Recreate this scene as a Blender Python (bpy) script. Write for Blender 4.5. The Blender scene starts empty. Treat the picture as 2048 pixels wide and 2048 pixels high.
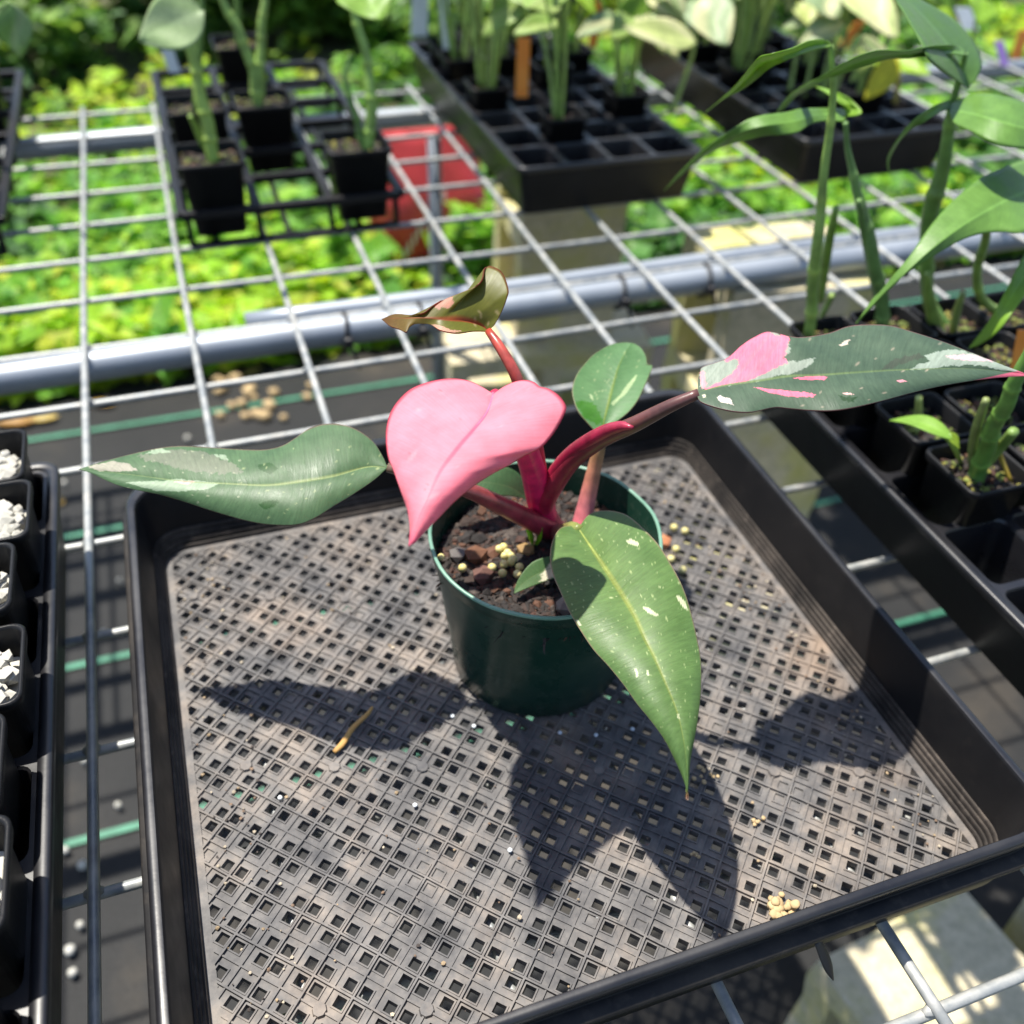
import bpy, bmesh, math, random
from mathutils import Vector, Matrix
import numpy as np
random.seed(7); rng = np.random.default_rng(7)

# ------------------------------------------------------------------ camera, sky, sun, exposure
# Scene lengths are in bench-mesh cells (4 inches); the bench top lies GH cells above the ground.
CELL = 0.1016
GH = 6.1
RC = np.array([[0.94514431, 0.32488668, -0.03392449],
               [-0.19002911, 0.63133311, 0.7518693],
               [0.26568997, -0.70417835, 0.65843882]])
CC = np.array([1.17665165, 6.93529552, -4.98941055])
FPX = 1890.0
def V(b, n, h): return Vector((b*CELL, -n*CELL, (h+GH)*CELL))
def un(u, v, h):
    """point (b, n, h) seen at photo pixel (u, v) that lies h cells above the bench top"""
    d = RC.T @ np.array([(u-1024)/FPX, (v-1024)/FPX, 1.0])
    q = CC + (-h-CC[2])/d[2]*d
    return np.array([q[0], q[1], h])
def hfor(u, v, b, n):
    """height at which the sight line of a pixel passes closest to the upright line at (b, n)"""
    p0, p1 = un(u, v, 0.0), un(u, v, 1.0)
    d = (p1-p0)[:2]
    return float(np.dot(np.array([b, n])-p0[:2], d)/np.dot(d, d))

sc = bpy.context.scene
cam = bpy.data.cameras.new('camera'); camo = bpy.data.objects.new('camera', cam)
sc.collection.objects.link(camo)
fl = np.array([1, -1, -1])
M3 = Matrix((RC[0]*fl, -RC[1]*fl, -RC[2]*fl)).transposed()
camo.matrix_world = Matrix.Translation(V(CC[0], CC[1], -CC[2])) @ M3.to_4x4()
cam.sensor_width = 36; cam.lens = FPX/2048*36
cam.clip_start = 0.02; cam.clip_end = 400
cam.dof.use_dof = True; cam.dof.focus_distance = 4.75*CELL; cam.dof.aperture_fstop = 5.2
cam.dof.aperture_blades = 0
sc.camera = camo
sc.render.resolution_x = sc.render.resolution_y = 1024

SUNK = (0.20, 0.30)
elev = math.atan(1/math.hypot(*SUNK))
w = bpy.data.worlds.new('World'); sc.world = w; w.use_nodes = True
nt = w.node_tree
sky = nt.nodes.new('ShaderNodeTexSky'); sky.sky_type = 'NISHITA'; sky.sun_disc = False
sky.sun_elevation = elev; sky.sun_rotation = math.atan2(-SUNK[0], SUNK[1])
bg = nt.nodes['Background']; bg.inputs['Strength'].default_value = 0.115
nt.links.new(sky.outputs['Color'], bg.inputs['Color'])
sun = bpy.data.lights.new('sun', 'SUN'); sun.energy = 5.0; sun.angle = math.radians(0.9); sun.color = (1, .95, .86)
suno = bpy.data.objects.new('sun', sun); sc.collection.objects.link(suno)
suno.rotation_euler = Vector((SUNK[0], -SUNK[1], -1)).to_track_quat('-Z', 'Y').to_euler()
suno.location = (0, 0, 6)
vs = sc.view_settings; vs.view_transform = 'Standard'; vs.look = 'None'; vs.exposure = 0.92; vs.gamma = 1.0
vs.use_curve_mapping = False

# ------------------------------------------------------------------ helpers
COL = sc.collection
def link(o, parent=None):
    COL.objects.link(o)
    if parent is not None: o.parent = parent
    return o
def origin(parent):
    p = Vector((0, 0, 0))
    while parent is not None: p += parent.location; parent = parent.parent
    return p
def thing(name, label, cat, loc, group=None):
    o = bpy.data.objects.new(name, None); o.location = loc; o.empty_display_size = .01
    o['label'] = label; o['category'] = cat
    if group: o['group'] = group
    return link(o)
def tag(o, label, cat, group=None):
    o['label'] = label; o['category'] = cat
    if group: o['group'] = group
    return o
def obj(name, vf, mat, parent=None, smooth=True, cols=None, uvs=None, bevel=None, solid=None, local=False):
    v, f = vf
    me = bpy.data.meshes.new(name)
    off = Vector((0, 0, 0)) if local else origin(parent)
    me.from_pydata([Vector(p)-off for p in v], [], f)
    me.materials.append(mat)
    if smooth: me.polygons.foreach_set('use_smooth', [True]*len(me.polygons))
    if cols is not None:
        a = me.color_attributes.new('Col', 'FLOAT_COLOR', 'POINT')
        c = np.ones((len(v), 4)); c[:, :3] = cols; a.data.foreach_set('color', c.ravel())
    if uvs is not None:
        ul = me.uv_layers.new(name='UVMap')
        idx = np.zeros(len(me.loops), int); me.loops.foreach_get('vertex_index', idx)
        ul.data.foreach_set('uv', np.asarray(uvs)[idx].ravel())
    me.update()
    o = bpy.data.objects.new(name, me)
    if bevel:
        m = o.modifiers.new('bevel', 'BEVEL'); m.width = bevel; m.segments = 2; m.limit_method = 'ANGLE'
    if solid:
        m = o.modifiers.new('solid', 'SOLIDIFY'); m.thickness = solid; m.offset = -1
    return link(o, parent)
def dup(root, loc, label=None):
    r = root.copy(); r.location = loc; link(r)
    if label: r['label'] = label
    for ch in list(root.children):
        c = ch.copy(); link(c, r)
        for g in list(ch.children):
            d = g.copy(); link(d, c)
    return r
def join(parts):
    v, f = [], []
    for a, b in parts:
        k = len(v); v += list(a); f += [tuple(i+k for i in q) for q in b]
    return v, f
def box(b0, b1, n0, n1, h0, h1):
    p = [V(b, n, h) for h in (h0, h1) for n in (n1, n0) for b in (b0, b1)]
    return p, [(0, 2, 3, 1), (4, 5, 7, 6), (0, 1, 5, 4), (2, 6, 7, 3), (0, 4, 6, 2), (1, 3, 7, 5)]
def smoothline(P, k):
    P = np.asarray(P, float); n = len(P)
    d = np.r_[0, np.cumsum(np.linalg.norm(np.diff(P, axis=0), axis=1))]
    d /= d[-1]
    Q = np.vstack([2*P[0]-P[1], P, 2*P[-1]-P[-2]])
    # fine Catmull-Rom, then even spacing
    out = []
    for i in range(n-1):
        p0, p1, p2, p3 = Q[i:i+4]
        for s in np.linspace(0, 1, 12, endpoint=False):
            out.append(.5*((2*p1)+(-p0+p2)*s+(2*p0-5*p1+4*p2-p3)*s*s+(-p0+3*p1-3*p2+p3)*s**3))
    out.append(P[-1]); out = np.array(out)
    e = np.r_[0, np.cumsum(np.linalg.norm(np.diff(out, axis=0), axis=1))]; e /= e[-1]
    tt = np.linspace(0, 1, k)
    return np.stack([np.interp(tt, e, out[:, j]) for j in range(P.shape[1])], 1)
def tube(P, r, sides=10, k=None, cap=True, flat=1.0):
    """P: points (b,n,h); r: one radius or one per point, in cells"""
    P = np.asarray(P, float)
    rr = np.full(len(P), r) if np.isscalar(r) else np.asarray(r, float)
    if k: Q = smoothline(np.c_[P, rr], k); P, rr = Q[:, :3], Q[:, 3]
    v, f = [], []
    up = np.array([0.13, 0.21, 1.0]); prev = None
    for i in range(len(P)):
        a = P[min(i+1, len(P)-1)]-P[max(i-1, 0)]; a /= np.linalg.norm(a)+1e-12
        if prev is None:
            x = np.cross(up, a)
            if np.linalg.norm(x) < .2: x = np.cross(np.array([1, 0, 0.]), a)
        else: x = prev-a*np.dot(prev, a)
        x /= np.linalg.norm(x); prev = x; y = np.cross(a, x)
        for j in range(sides):
            t = 2*math.pi*j/sides
            q = P[i]+rr[i]*(math.cos(t)*x+flat*math.sin(t)*y); v.append(V(*q))
    for i in range(len(P)-1):
        for j in range(sides):
            a, b = i*sides+j, i*sides+(j+1) % sides
            f.append((a, a+sides, b+sides, b))
    if cap:
        f.append(tuple(range(sides))); f.append(tuple((len(P)-1)*sides+j for j in reversed(range(sides))))
    return v, f
def rsq(cb, cn, hx, hy, r, h, k=6):
    """rounded-square ring"""
    out = []
    for sx, sy, a0 in ((1, 1, 0), (-1, 1, 90), (-1, -1, 180), (1, -1, 270)):
        for i in range(k+1):
            a = math.radians(a0+90*i/k)
            out.append((cb+sx*(hx-r)+r*math.cos(a), cn+sy*(hy-r)+r*math.sin(a), h))
    return out
def loft(rings, close0=False, close1=False):
    n = len(rings[0]); v = [V(*p) for r in rings for p in r]; f = []
    for i in range(len(rings)-1):
        for j in range(n):
            a, b = i*n+j, i*n+(j+1) % n
            f.append((a, b, b+n, a+n))
    if close0: f.append(tuple(reversed(range(n))))
    if close1: f.append(tuple(range((len(rings)-1)*n, len(rings)*n)))
    return v, f
def circ(cb, cn, r, h, k=48):
    return [(cb+r*math.cos(2*math.pi*i/k), cn+r*math.sin(2*math.pi*i/k), h) for i in range(k)]

# ------------------------------------------------------------------ materials
def mk(name):
    m = bpy.data.materials.new(name); m.use_nodes = True
    return m, m.node_tree, m.node_tree.nodes['Principled BSDF']
def N(t, typ, **kw):
    n = t.nodes.new(typ)
    for k, v in kw.items(): setattr(n, k, v)
    return n
def noise(t, scale, detail=4, rough=.6, coord='Object'):
    tc = N(t, 'ShaderNodeTexCoord'); n = N(t, 'ShaderNodeTexNoise')
    n.inputs['Scale'].default_value = scale; n.inputs['Detail'].default_value = detail
    n.inputs['Roughness'].default_value = rough
    t.links.new(tc.outputs[coord], n.inputs['Vector']); return n
def ramp(t, src, stops):
    r = N(t, 'ShaderNodeValToRGB'); e = r.color_ramp.elements
    while len(e) < len(stops): e.new(.5)
    for k, (p, c) in enumerate(stops): e[k].position = p; e[k].color = (*c, 1)
    t.links.new(src, r.inputs[0]); return r
def bump(t, src, bs, strength, dist=.001):
    b = N(t, 'ShaderNodeBump'); b.inputs['Strength'].default_value = strength; b.inputs['Distance'].default_value = dist
    t.links.new(src, b.inputs['Height']); t.links.new(b.outputs[0], bs.inputs['Normal']); return b
def simple(name, stops, scale, rough=.6, metal=0., bumpy=0., dist=.001, spec=.5, detail=5):
    m, t, bs = mk(name)
    n = noise(t, scale, detail); r = ramp(t, n.outputs['Fac'], stops)
    t.links.new(r.outputs[0], bs.inputs['Base Color'])
    bs.inputs['Roughness'].default_value = rough; bs.inputs['Metallic'].default_value = metal
    bs.inputs['Specular IOR Level'].default_value = spec
    if bumpy: bump(t, n.outputs['Fac'], bs, bumpy, dist)
    return m
def mixc(t, fac, a, b, mode='MIX'):
    n = N(t, 'ShaderNodeMix', data_type='RGBA', blend_type=mode)
    if isinstance(fac, float): n.inputs[0].default_value = fac
    else: t.links.new(fac, n.inputs[0])
    for i, x in ((6, a), (7, b)):
        if isinstance(x, tuple): n.inputs[i].default_value = (*x, 1)
        else: t.links.new(x, n.inputs[i])
    return n.outputs[2]
def leafmat(name, trans=.3, rough=.38, veins=.25, attr=True, tint=None, coat=.0, tcol=(1.25, 1.15, .7), streak=.16):
    m, t, bs = mk(name)
    if attr:
        a = N(t, 'ShaderNodeAttribute', attribute_name='Col'); c = a.outputs['Color']
    else:
        n0 = noise(t, 9, 2); c = ramp(t, n0.outputs['Fac'], [(.3, tint[0]), (.7, tint[1])]).outputs[0]
    n = noise(t, 60, 5); sh = ramp(t, n.outputs['Fac'], [(.3, (.82, .84, .82)), (.7, (1.1, 1.1, 1.08))])
    c = mixc(t, 1.0, c, sh.outputs[0], 'MULTIPLY')
    bs.inputs['Specular IOR Level'].default_value = .4
    # side veins, drawn as relief along the leaf's own coordinates
    uv = N(t, 'ShaderNodeUVMap'); sp = N(t, 'ShaderNodeSeparateXYZ'); t.links.new(uv.outputs[0], sp.inputs[0])
    def ma(op, x, y=None):
        q = N(t, 'ShaderNodeMath', operation=op)
        for i, z in enumerate((x, y)):
            if z is None: continue
            if isinstance(z, (int, float)): q.inputs[i].default_value = z
            else: t.links.new(z, q.inputs[i])
        return q.outputs[0]
    lat = ma('ABSOLUTE', ma('SUBTRACT', sp.outputs[0], .5))
    ph = ma('MULTIPLY', ma('SUBTRACT', sp.outputs[1], ma('MULTIPLY', lat, .12)), 120.0)
    wv = ma('SINE', ph)
    cx = N(t, 'ShaderNodeCombineXYZ'); t.links.new(ma('MULTIPLY', lat, 5.0), cx.inputs[0])
    t.links.new(ma('MULTIPLY', ma('SUBTRACT', sp.outputs[1], ma('MULTIPLY', lat, .12)), 95.0), cx.inputs[1])
    stn = N(t, 'ShaderNodeTexNoise'); stn.inputs['Scale'].default_value = 1.0; stn.inputs['Detail'].default_value = 4; stn.inputs['Roughness'].default_value = .7
    t.links.new(cx.outputs[0], stn.inputs['Vector'])
    st = ramp(t, stn.outputs['Fac'], [(.32, (1-streak,)*3), (.68, (1+streak,)*3)])
    c = mixc(t, 1.0, c, st.outputs[0], 'MULTIPLY')
    t.links.new(c, bs.inputs['Base Color'])
    rg = ramp(t, n.outputs['Fac'], [(.3, (rough-.08,)*3), (.7, (rough+.14,)*3)]); t.links.new(rg.outputs[0], bs.inputs['Roughness'])
    nz = noise(t, 25, 3)
    hgt = ma('ADD', ma('MULTIPLY', wv, .25), ma('ADD', ma('MULTIPLY', stn.outputs['Fac'], 1.6), ma('MULTIPLY', nz.outputs['Fac'], 2.2)))
    b = bump(t, hgt, bs, veins, .0009)
    tr = N(t, 'ShaderNodeBsdfTranslucent')
    tc = mixc(t, 1.0, c, tcol, 'MULTIPLY'); t.links.new(tc, tr.inputs['Color'])
    ms = N(t, 'ShaderNodeMixShader'); ms.inputs[0].default_value = trans
    t.links.new(bs.outputs[0], ms.inputs[1]); t.links.new(tr.outputs[0], ms.inputs[2])
    t.links.new(ms.outputs[0], t.nodes['Material Output'].inputs['Surface'])
    return m
def attrmat(name, rough=.7, scale=40, bumpy=.3, trans=0.):
    m, t, bs = mk(name)
    a = N(t, 'ShaderNodeAttribute', attribute_name='Col'); n = noise(t, scale, 5)
    sh = ramp(t, n.outputs['Fac'], [(.3, (.65, .65, .65)), (.7, (1.25, 1.25, 1.25))])
    t.links.new(mixc(t, 1.0, a.outputs['Color'], sh.outputs[0], 'MULTIPLY'), bs.inputs['Base Color'])
    bs.inputs['Roughness'].default_value = rough; bump(t, n.outputs['Fac'], bs, bumpy)
    return m

MAT = {}
def plastic(name, base, dust, amount, rough):
    """moulded plastic: two sizes of dust and water marks, fine scuffs in the gloss"""
    m, t, bs = mk(name)
    n1 = noise(t, 14, 6, .65); n2 = noise(t, 120, 4)
    d1 = ramp(t, n1.outputs['Fac'], [(.42, (0, 0, 0)), (.78, (amount,)*3)])
    d2 = ramp(t, n2.outputs['Fac'], [(.55, (0, 0, 0)), (.75, (amount*.6,)*3)])
    fac = mixc(t, 1.0, d1.outputs[0], d2.outputs[0], 'ADD')
    t.links.new(mixc(t, fac, base, dust), bs.inputs['Base Color'])
    rr = ramp(t, n1.outputs['Fac'], [(.3, (rough-.1,)*3), (.75, (rough+.2,)*3)])
    t.links.new(rr.outputs[0], bs.inputs['Roughness'])
    bs.inputs['Specular IOR Level'].default_value = .18
    bump(t, n2.outputs['Fac'], bs, .12, .0006)
    return m
MAT['tray'] = plastic('black_tray_plastic', (.008, .008, .009), (.12, .10, .08), .06, .40)
MAT['foot'] = plastic('dusty_tray_foot', (.018, .016, .015), (.17, .14, .115), .55, .6)
MAT['celltray'] = plastic('glossy_cell_tray', (.010, .010, .012), (.12, .11, .10), .06, .32)
MAT['celltray'].node_tree.nodes['Principled BSDF'].inputs['Specular IOR Level'].default_value = .55
MAT['lip'] = plastic('dusty_tray_lip', (.012, .012, .013), (.15, .125, .10), .25, .5)
MAT['pot'] = plastic('black_pot_plastic', (.008, .008, .009), (.12, .11, .09), .05, .38)
def floor_mat():
    m, t, bs = mk('dusty_tray_floor')
    n1 = noise(t, 16, 6, .7); n2 = noise(t, 75, 5, .7); n3 = noise(t, 7, 3)
    a = ramp(t, n1.outputs['Fac'], [(.32, (.045, .047, .053)), (.48, (.116, .111, .108)), (.66, (.205, .174, .147))])
    b = ramp(t, n2.outputs['Fac'], [(.3, (.55, .55, .57)), (.68, (1.25, 1.22, 1.18))])
    c = mixc(t, 1.0, a.outputs[0], b.outputs[0], 'MULTIPLY')
    r = ramp(t, n3.outputs['Fac'], [(.62, (0, 0, 0)), (.76, (.5, .5, .5))])
    c = mixc(t, r.outputs[0], c, (.27, .175, .105))
    t.links.new(c, bs.inputs['Base Color']); bs.inputs['Roughness'].default_value = .62
    bs.inputs['Specular IOR Level'].default_value = .35
    bump(t, n2.outputs['Fac'], bs, .25, .0008)
    return m
MAT['floor'] = floor_mat()
MAT['galv'] = simple('galvanised_wire', [(.3, (.20, .22, .235)), (.5, (.31, .32, .31)), (.72, (.42, .41, .38))], 70, .5, .35, .2, .0005)
def galv():
    m, t, bs = mk('galvanised_wire')
    n1 = noise(t, 70, 5); n2 = noise(t, 9, 4)
    a = ramp(t, n1.outputs['Fac'], [(.3, (.20, .22, .235)), (.5, (.31, .32, .31)), (.72, (.44, .43, .40))])
    f = ramp(t, n2.outputs['Fac'], [(.58, (0, 0, 0)), (.74, (.55, .55, .55))])
    t.links.new(mixc(t, f.outputs[0], a.outputs[0], (.20, .165, .125)), bs.inputs['Base Color'])
    bs.inputs['Metallic'].default_value = .3; rr = ramp(t, n1.outputs['Fac'], [(.3, (.38,)*3), (.7, (.62,)*3)]); t.links.new(rr.outputs[0], bs.inputs['Roughness'])
    bump(t, n1.outputs['Fac'], bs, .35, .0008)
    return m
MAT['galv'] = galv()
MAT['pipe'] = simple('galvanised_pipe', [(.3, (.26, .29, .33)), (.7, (.38, .41, .44))], 9, .45, .45, .05, .0005)
MAT['greenpot'] = plastic('green_pot_plastic', (.009, .036, .023), (.13, .15, .115), .30, .27)
MAT['prill'] = simple('fertiliser_prill', [(.3, (.50, .42, .13)), (.7, (.66, .60, .28))], 150, .45)
MAT['white'] = simple('white_pumice', [(.3, (.34, .33, .28)), (.7, (.58, .56, .51))], 60, .8, 0, .4)
MAT['tie'] = simple('black_tie', [(.3, (.01, .01, .012)), (.7, (.02, .02, .022))], 20, .5)
MAT['soilbits'] = attrmat('soil_bits', .8, 90, .5)
MAT['leaf'] = leafmat('philodendron_leaf', .25, .44, .16)
MAT['pinkleaf'] = leafmat('pink_leaf', .40, .5, .10, tcol=(1.1, .8, .85), streak=.07)
MAT['bronzeleaf'] = leafmat('bronze_leaf', .55, .38, .06, tcol=(1.3, 1.1, .8))
MAT['longleaf'] = leafmat('long_leaf', .33, .38, .12, streak=.10)
MAT['seedleaf'] = leafmat('seedling_leaf', .40, .42, .15)
MAT['weed'] = leafmat('weed_leaf', .52, .5, .1)
MAT['petiole'] = attrmat('petiole_skin', .35, 120, .08)
MAT['stem'] = attrmat('green_stem', .42, 60, .15)
MAT['tagorange'] = simple('orange_tag', [(.3, (.85, .24, .03)), (.7, (.92, .32, .05))], 30, .5)
MAT['tagwhite'] = simple('white_tag', [(.3, (.62, .66, .68)), (.7, (.74, .77, .78))], 30, .5)
MAT['tagpurple'] = simple('lilac_tag', [(.3, (.46, .25, .66)), (.7, (.54, .32, .74))], 30, .5)
MAT['red'] = simple('red_plastic', [(.3, (.42, .03, .035)), (.7, (.60, .06, .06))], 6, .4, 0, .1)
MAT['dust'] = simple('pale_crumb', [(.3, (.34, .24, .12)), (.7, (.50, .37, .20))], 120, .9, 0, .4)
MAT['terracotta'] = simple('terracotta', [(.3, (.36, .12, .05)), (.7, (.50, .20, .09))], 60, .8, 0, .3)
def concrete():
    m, t, bs = mk('mossy_concrete')
    n1 = noise(t, 7, 5, .65); n2 = noise(t, 90, 6, .7); n3 = noise(t, 3.5, 4)
    a = ramp(t, n2.outputs['Fac'], [(.3, (.36, .32, .215)), (.5, (.50, .44, .30)), (.72, (.62, .54, .38))])
    f = ramp(t, n1.outputs['Fac'], [(.47, (0, 0, 0)), (.66, (.75, .75, .75))])
    c = mixc(t, f.outputs[0], a.outputs[0], (.50, .47, .11))
    g = ramp(t, n3.outputs['Fac'], [(.62, (0, 0, 0)), (.76, (.4, .4, .4))])
    c = mixc(t, g.outputs[0], c, (.22, .23, .06))
    t.links.new(c, bs.inputs['Base Color']); bs.inputs['Roughness'].default_value = .9
    bump(t, n2.outputs['Fac'], bs, .6, .002)
    return m
MAT['concrete'] = concrete()
def matting():
    m, t, bs = mk('woven_weed_mat')
    n1 = noise(t, 3, 5, .6); n2 = noise(t, 220, 3)
    a = ramp(t, n1.outputs['Fac'], [(.35, (.013, .014, .015)), (.55, (.021, .021, .021)), (.80, (.075, .062, .046))])
    b = ramp(t, n2.outputs['Fac'], [(.35, (.7, .7, .7)), (.7, (1.2, 1.2, 1.2))])
    t.links.new(mixc(t, 1.0, a.outputs[0], b.outputs[0], 'MULTIPLY'), bs.inputs['Base Color'])
    bs.inputs['Roughness'].default_value = .7; bs.inputs['Specular IOR Level'].default_value = .2
    tc = N(t, 'ShaderNodeTexCoord'); wv = N(t, 'ShaderNodeTexChecker'); wv.inputs['Scale'].default_value = 420
    t.links.new(tc.outputs['Object'], wv.inputs['Vector']); bump(t, wv.outputs['Fac'], bs, .25, .001)
    return m
MAT['mat'] = matting()
MAT['stripe'] = simple('green_stripe', [(.3, (.025, .14, .08)), (.7, (.045, .21, .125))], 40, .6)
MAT['earth'] = simple('earth', [(.3, (.04, .045, .018)), (.6, (.075, .075, .03)), (.8, (.13, .10, .055))], 2.5, .95, 0, .5, .02)

# ------------------------------------------------------------------ ground and weed mat
def sheet(x0, x1, y0, y1, z, k=1):
    return [V(x0, y1, z), V(x1, y1, z), V(x1, y0, z), V(x0, y0, z)], [(0, 1, 2, 3)]
g = obj('ground', sheet(-900, 900, -900, 300, -GH-.06), MAT['earth']); g['kind'] = 'structure'
wm = obj('weed_mat', sheet(-45, 60, -10.9, 40, -GH), MAT['mat']); wm['kind'] = 'structure'
for y in (-9.48, -6.46, -3.5, -.55, 2.4, 5.35, 8.3):
    obj('green_stripe', sheet(-45, 60, y-.05, y+.05, -GH+.04), MAT['stripe'], wm)

# leafy ground cover beyond the mat, one mass
def leafcloud(count, place, size, cols, up=.8):
    """count folded leaves; place(i) gives (b,n,h)"""
    P = np.array([place(i) for i in range(count)])
    az = rng.uniform(0, 2*np.pi, count); tilt = rng.normal(0, 1-up, count)
    L = rng.uniform(size[0], size[1], count); W = L*rng.uniform(.28, .42, count)
    ax = np.stack([np.cos(az), np.sin(az), np.sin(tilt)], 1)
    sd = np.stack([-np.sin(az), np.cos(az), rng.normal(0, .35, count)], 1)
    drop = rng.uniform(-.25, .05, count)
    v = np.zeros((count, 6, 3))
    v[:, 0] = P-ax*L[:, None]*.5
    v[:, 1] = P-ax*L[:, None]*.1+sd*W[:, None]; v[:, 2] = P-ax*L[:, None]*.1-sd*W[:, None]
    v[:, 3] = P+ax*L[:, None]*.5; v[:, 3, 2] += drop*L
    v[:, 4] = P-ax*L[:, None]*.1; v[:, 4, 2] -= .12*L
    v[:, 5] = P+ax*L[:, None]*.25; v[:, 5, 2] -= .06*L
    ci = rng.integers(0, len(cols), count); base = np.array(cols)[ci]*rng.uniform(.75, 1.25, (count, 1))
    vv = v.reshape(-1, 3); vv = np.stack([vv[:, 0]*CELL, -vv[:, 1]*CELL, (vv[:, 2]+GH)*CELL], 1)
    f = []
    for i in range(count):
        k = 6*i
        f += [(k, k+4, k+1), (k+1, k+4, k+5), (k+1, k+5, k+3), (k, k+2, k+4), (k+2, k+5, k+4), (k+2, k+3, k+5)]
    return (vv.tolist(), f), np.repeat(base, 6, 0)
YEL = [(.34, .56, .03), (.46, .62, .04), (.26, .50, .03), (.55, .60, .06)]
MIDG = [(.17, .40, .04), (.24, .48, .05), (.11, .29, .04), (.30, .52, .05)]
DKG = [(.06, .18, .035), (.10, .25, .05), (.04, .12, .03), (.15, .33, .06)]
GREENS = [(.24, .40, .03), (.34, .48, .03), (.16, .30, .03), (.46, .54, .04), (.11, .22, .03), (.30, .42, .05)]
clumps = []
for k in range(1650):
    y = -11.2-abs(rng.exponential(10))
    if y < -42: continue
    x = rng.uniform(-16, 16)+(-y-11)*rng.uniform(-.5, 1.6)+8
    m_ = math.sin(x*.33+1.3)+math.sin(y*.41+x*.17)+rng.normal(0, .5)
    clumps.append((x, y, rng.uniform(.5, 1.05), rng.uniform(.3, 1.5), m_, rng.uniform(.3, .8)))
V_, F_, C_ = [], [], []
for (x, y, r_, h_, m_, ls) in clumps:
    cs = YEL if m_ > 1.05 else (MIDG if m_ > -.35 else DKG)  # yellow leaf colour paints in the sunlit patches, deeper greens the rest
    nl = 22
    def pl(i, x=x, y=y, r_=r_, h_=h_):
        a, q = rng.uniform(0, 2*np.pi), math.sqrt(rng.random()); z = h_*(1-q*q*.7)*rng.uniform(.35, 1)
        return (x+r_*q*math.cos(a), min(y+r_*q*math.sin(a), -10.95), -GH+.05+z)
    (v, f), c = leafcloud(nl, pl, (ls*.7, ls*1.25), cs, .72)
    k0 = len(V_); V_ += v; F_ += [tuple(q+k0 for q in t_) for t_ in f]; C_.append(c)
vf, c = (V_, F_), np.vstack(C_)
o = obj('ground_cover', vf, MAT['weed'], cols=c, smooth=False); o['kind'] = 'stuff'
tag(o, 'low leafy green weeds covering the ground behind the bench', 'weeds')

# shrubs beyond the weeds
def shrub(b, n, r, hgt, label, cols, count=3000, leaf=(.5, 1.1)):
    if hgt > 3: hgt *= .5
    t = thing('shrub', label, 'shrub', V(b, n, -GH), 'shrubs beyond the weeds')
    st = []
    for k in range(6):
        a = 2*math.pi*k/6+random.random(); rr = r*random.uniform(.3, .7)
        st.append(tube([(b+.1*math.cos(a), n+.1*math.sin(a), -GH-.05), (b+rr*.5*math.cos(a), n+rr*.5*math.sin(a), -GH+hgt*.4), (b+rr*math.cos(a), n+rr*math.sin(a), -GH+hgt*.8)], [.12, .08, .03], 7, 8))
    v, f = join(st)
    obj('trunk', (v, f), MAT['stem'], t, cols=np.tile((.09, .06, .035), (len(v), 1)))
    cl = [(rng.normal(0, .45)*r, rng.normal(0, .45)*r, rng.uniform(.15, .95)*hgt) for _ in range(26)]
    def pl(i):
        q = cl[rng.integers(0, len(cl))]
        return (b+q[0]+rng.normal(0, .16)*r, n+q[1]+rng.normal(0, .16)*r, max(-GH+.1, -GH+q[2]+rng.normal(0, .1)*hgt))
    vf, c = leafcloud(count, pl, leaf, cols, .55)
    obj('crown', vf, MAT['weed'], t, cols=c, smooth=False)
DK = [(.09, .20, .04), (.14, .27, .05), (.10, .22, .07), (.22, .36, .07)]
MD = [(.17, .32, .05), (.25, .40, .07), (.12, .25, .05)]
shrub(-6, -33, 5, 8, 'dark leafy shrub behind the low lattice tray at the bench end', DK)
shrub(2.5, -37, 5.5, 11, 'tall dark shrub standing beyond the weeds behind the lattice tray', DK)
shrub(10, -35, 5, 9, 'mid green shrub beyond the red sack', MD)
shrub(-14, -40, 7, 13, 'large dark shrub at the edge of the clearing', DK)
shrub(17, -40, 6, 11, 'dark green shrub behind the cell trays', DK)
shrub(27, -38, 6, 10, 'broad leafy shrub behind the trays of pale variegated seedlings', MD)
shrub(38, -40, 7, 12, 'dense dark shrub far beyond the bench end', DK)
shrub(6, -47, 8, 15, 'tallest dark shrub at the back of the clearing', DK, 3200)
shrub(28, -50, 9, 16, 'very broad dark shrub closing the view behind the trays', DK, 3200)

# leaf litter and prills lying on the mat
def dead_leaf(u, v, L, ang, col, label):
    p = un(u, v, -GH+.06); a = math.radians(ang)
    ax = np.array([math.cos(a), math.sin(a)])*L/2; sd = np.array([-ax[1], ax[0]])*.42
    pts = []
    for s in np.linspace(-1, 1, 9):
        w_ = (1-s*s)**.7
        for q in (-1, -.4, 0, .4, 1):
            pts.append(V(p[0]+ax[0]*s+sd[0]*q*w_, p[1]+ax[1]*s+sd[1]*q*w_, -GH+.05+.10*L*q*q*w_+.06*L*s*s))
    f = [(i*5+j, i*5+j+1, i*5+j+6, i*5+j+5) for i in range(8) for j in range(4)]
    o = obj('fallen_leaf', (pts, f), MAT['seedleaf'], cols=np.tile(col, (len(pts), 1)), solid=.0006)
    tag(o, label, 'leaf', 'fallen leaves on the weed mat')
for (u, v, L, a, c_) in ((310, 755, .55, 30, (.5, .34, .03)), (205, 808, .5, 20, (.52, .33, .05)), (30, 845, .8, 15, (.45, .25, .07)),
                         (120, 1000, .3, 70, (.3, .2, .05)), (85, 838, .6, 5, (.5, .38, .10)), (505, 745, .4, 160, (.35, .28, .08))):
    dead_leaf(u, v, L, a, c_, 'yellowed leaf fallen on the weed mat beneath the wire bench')
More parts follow.
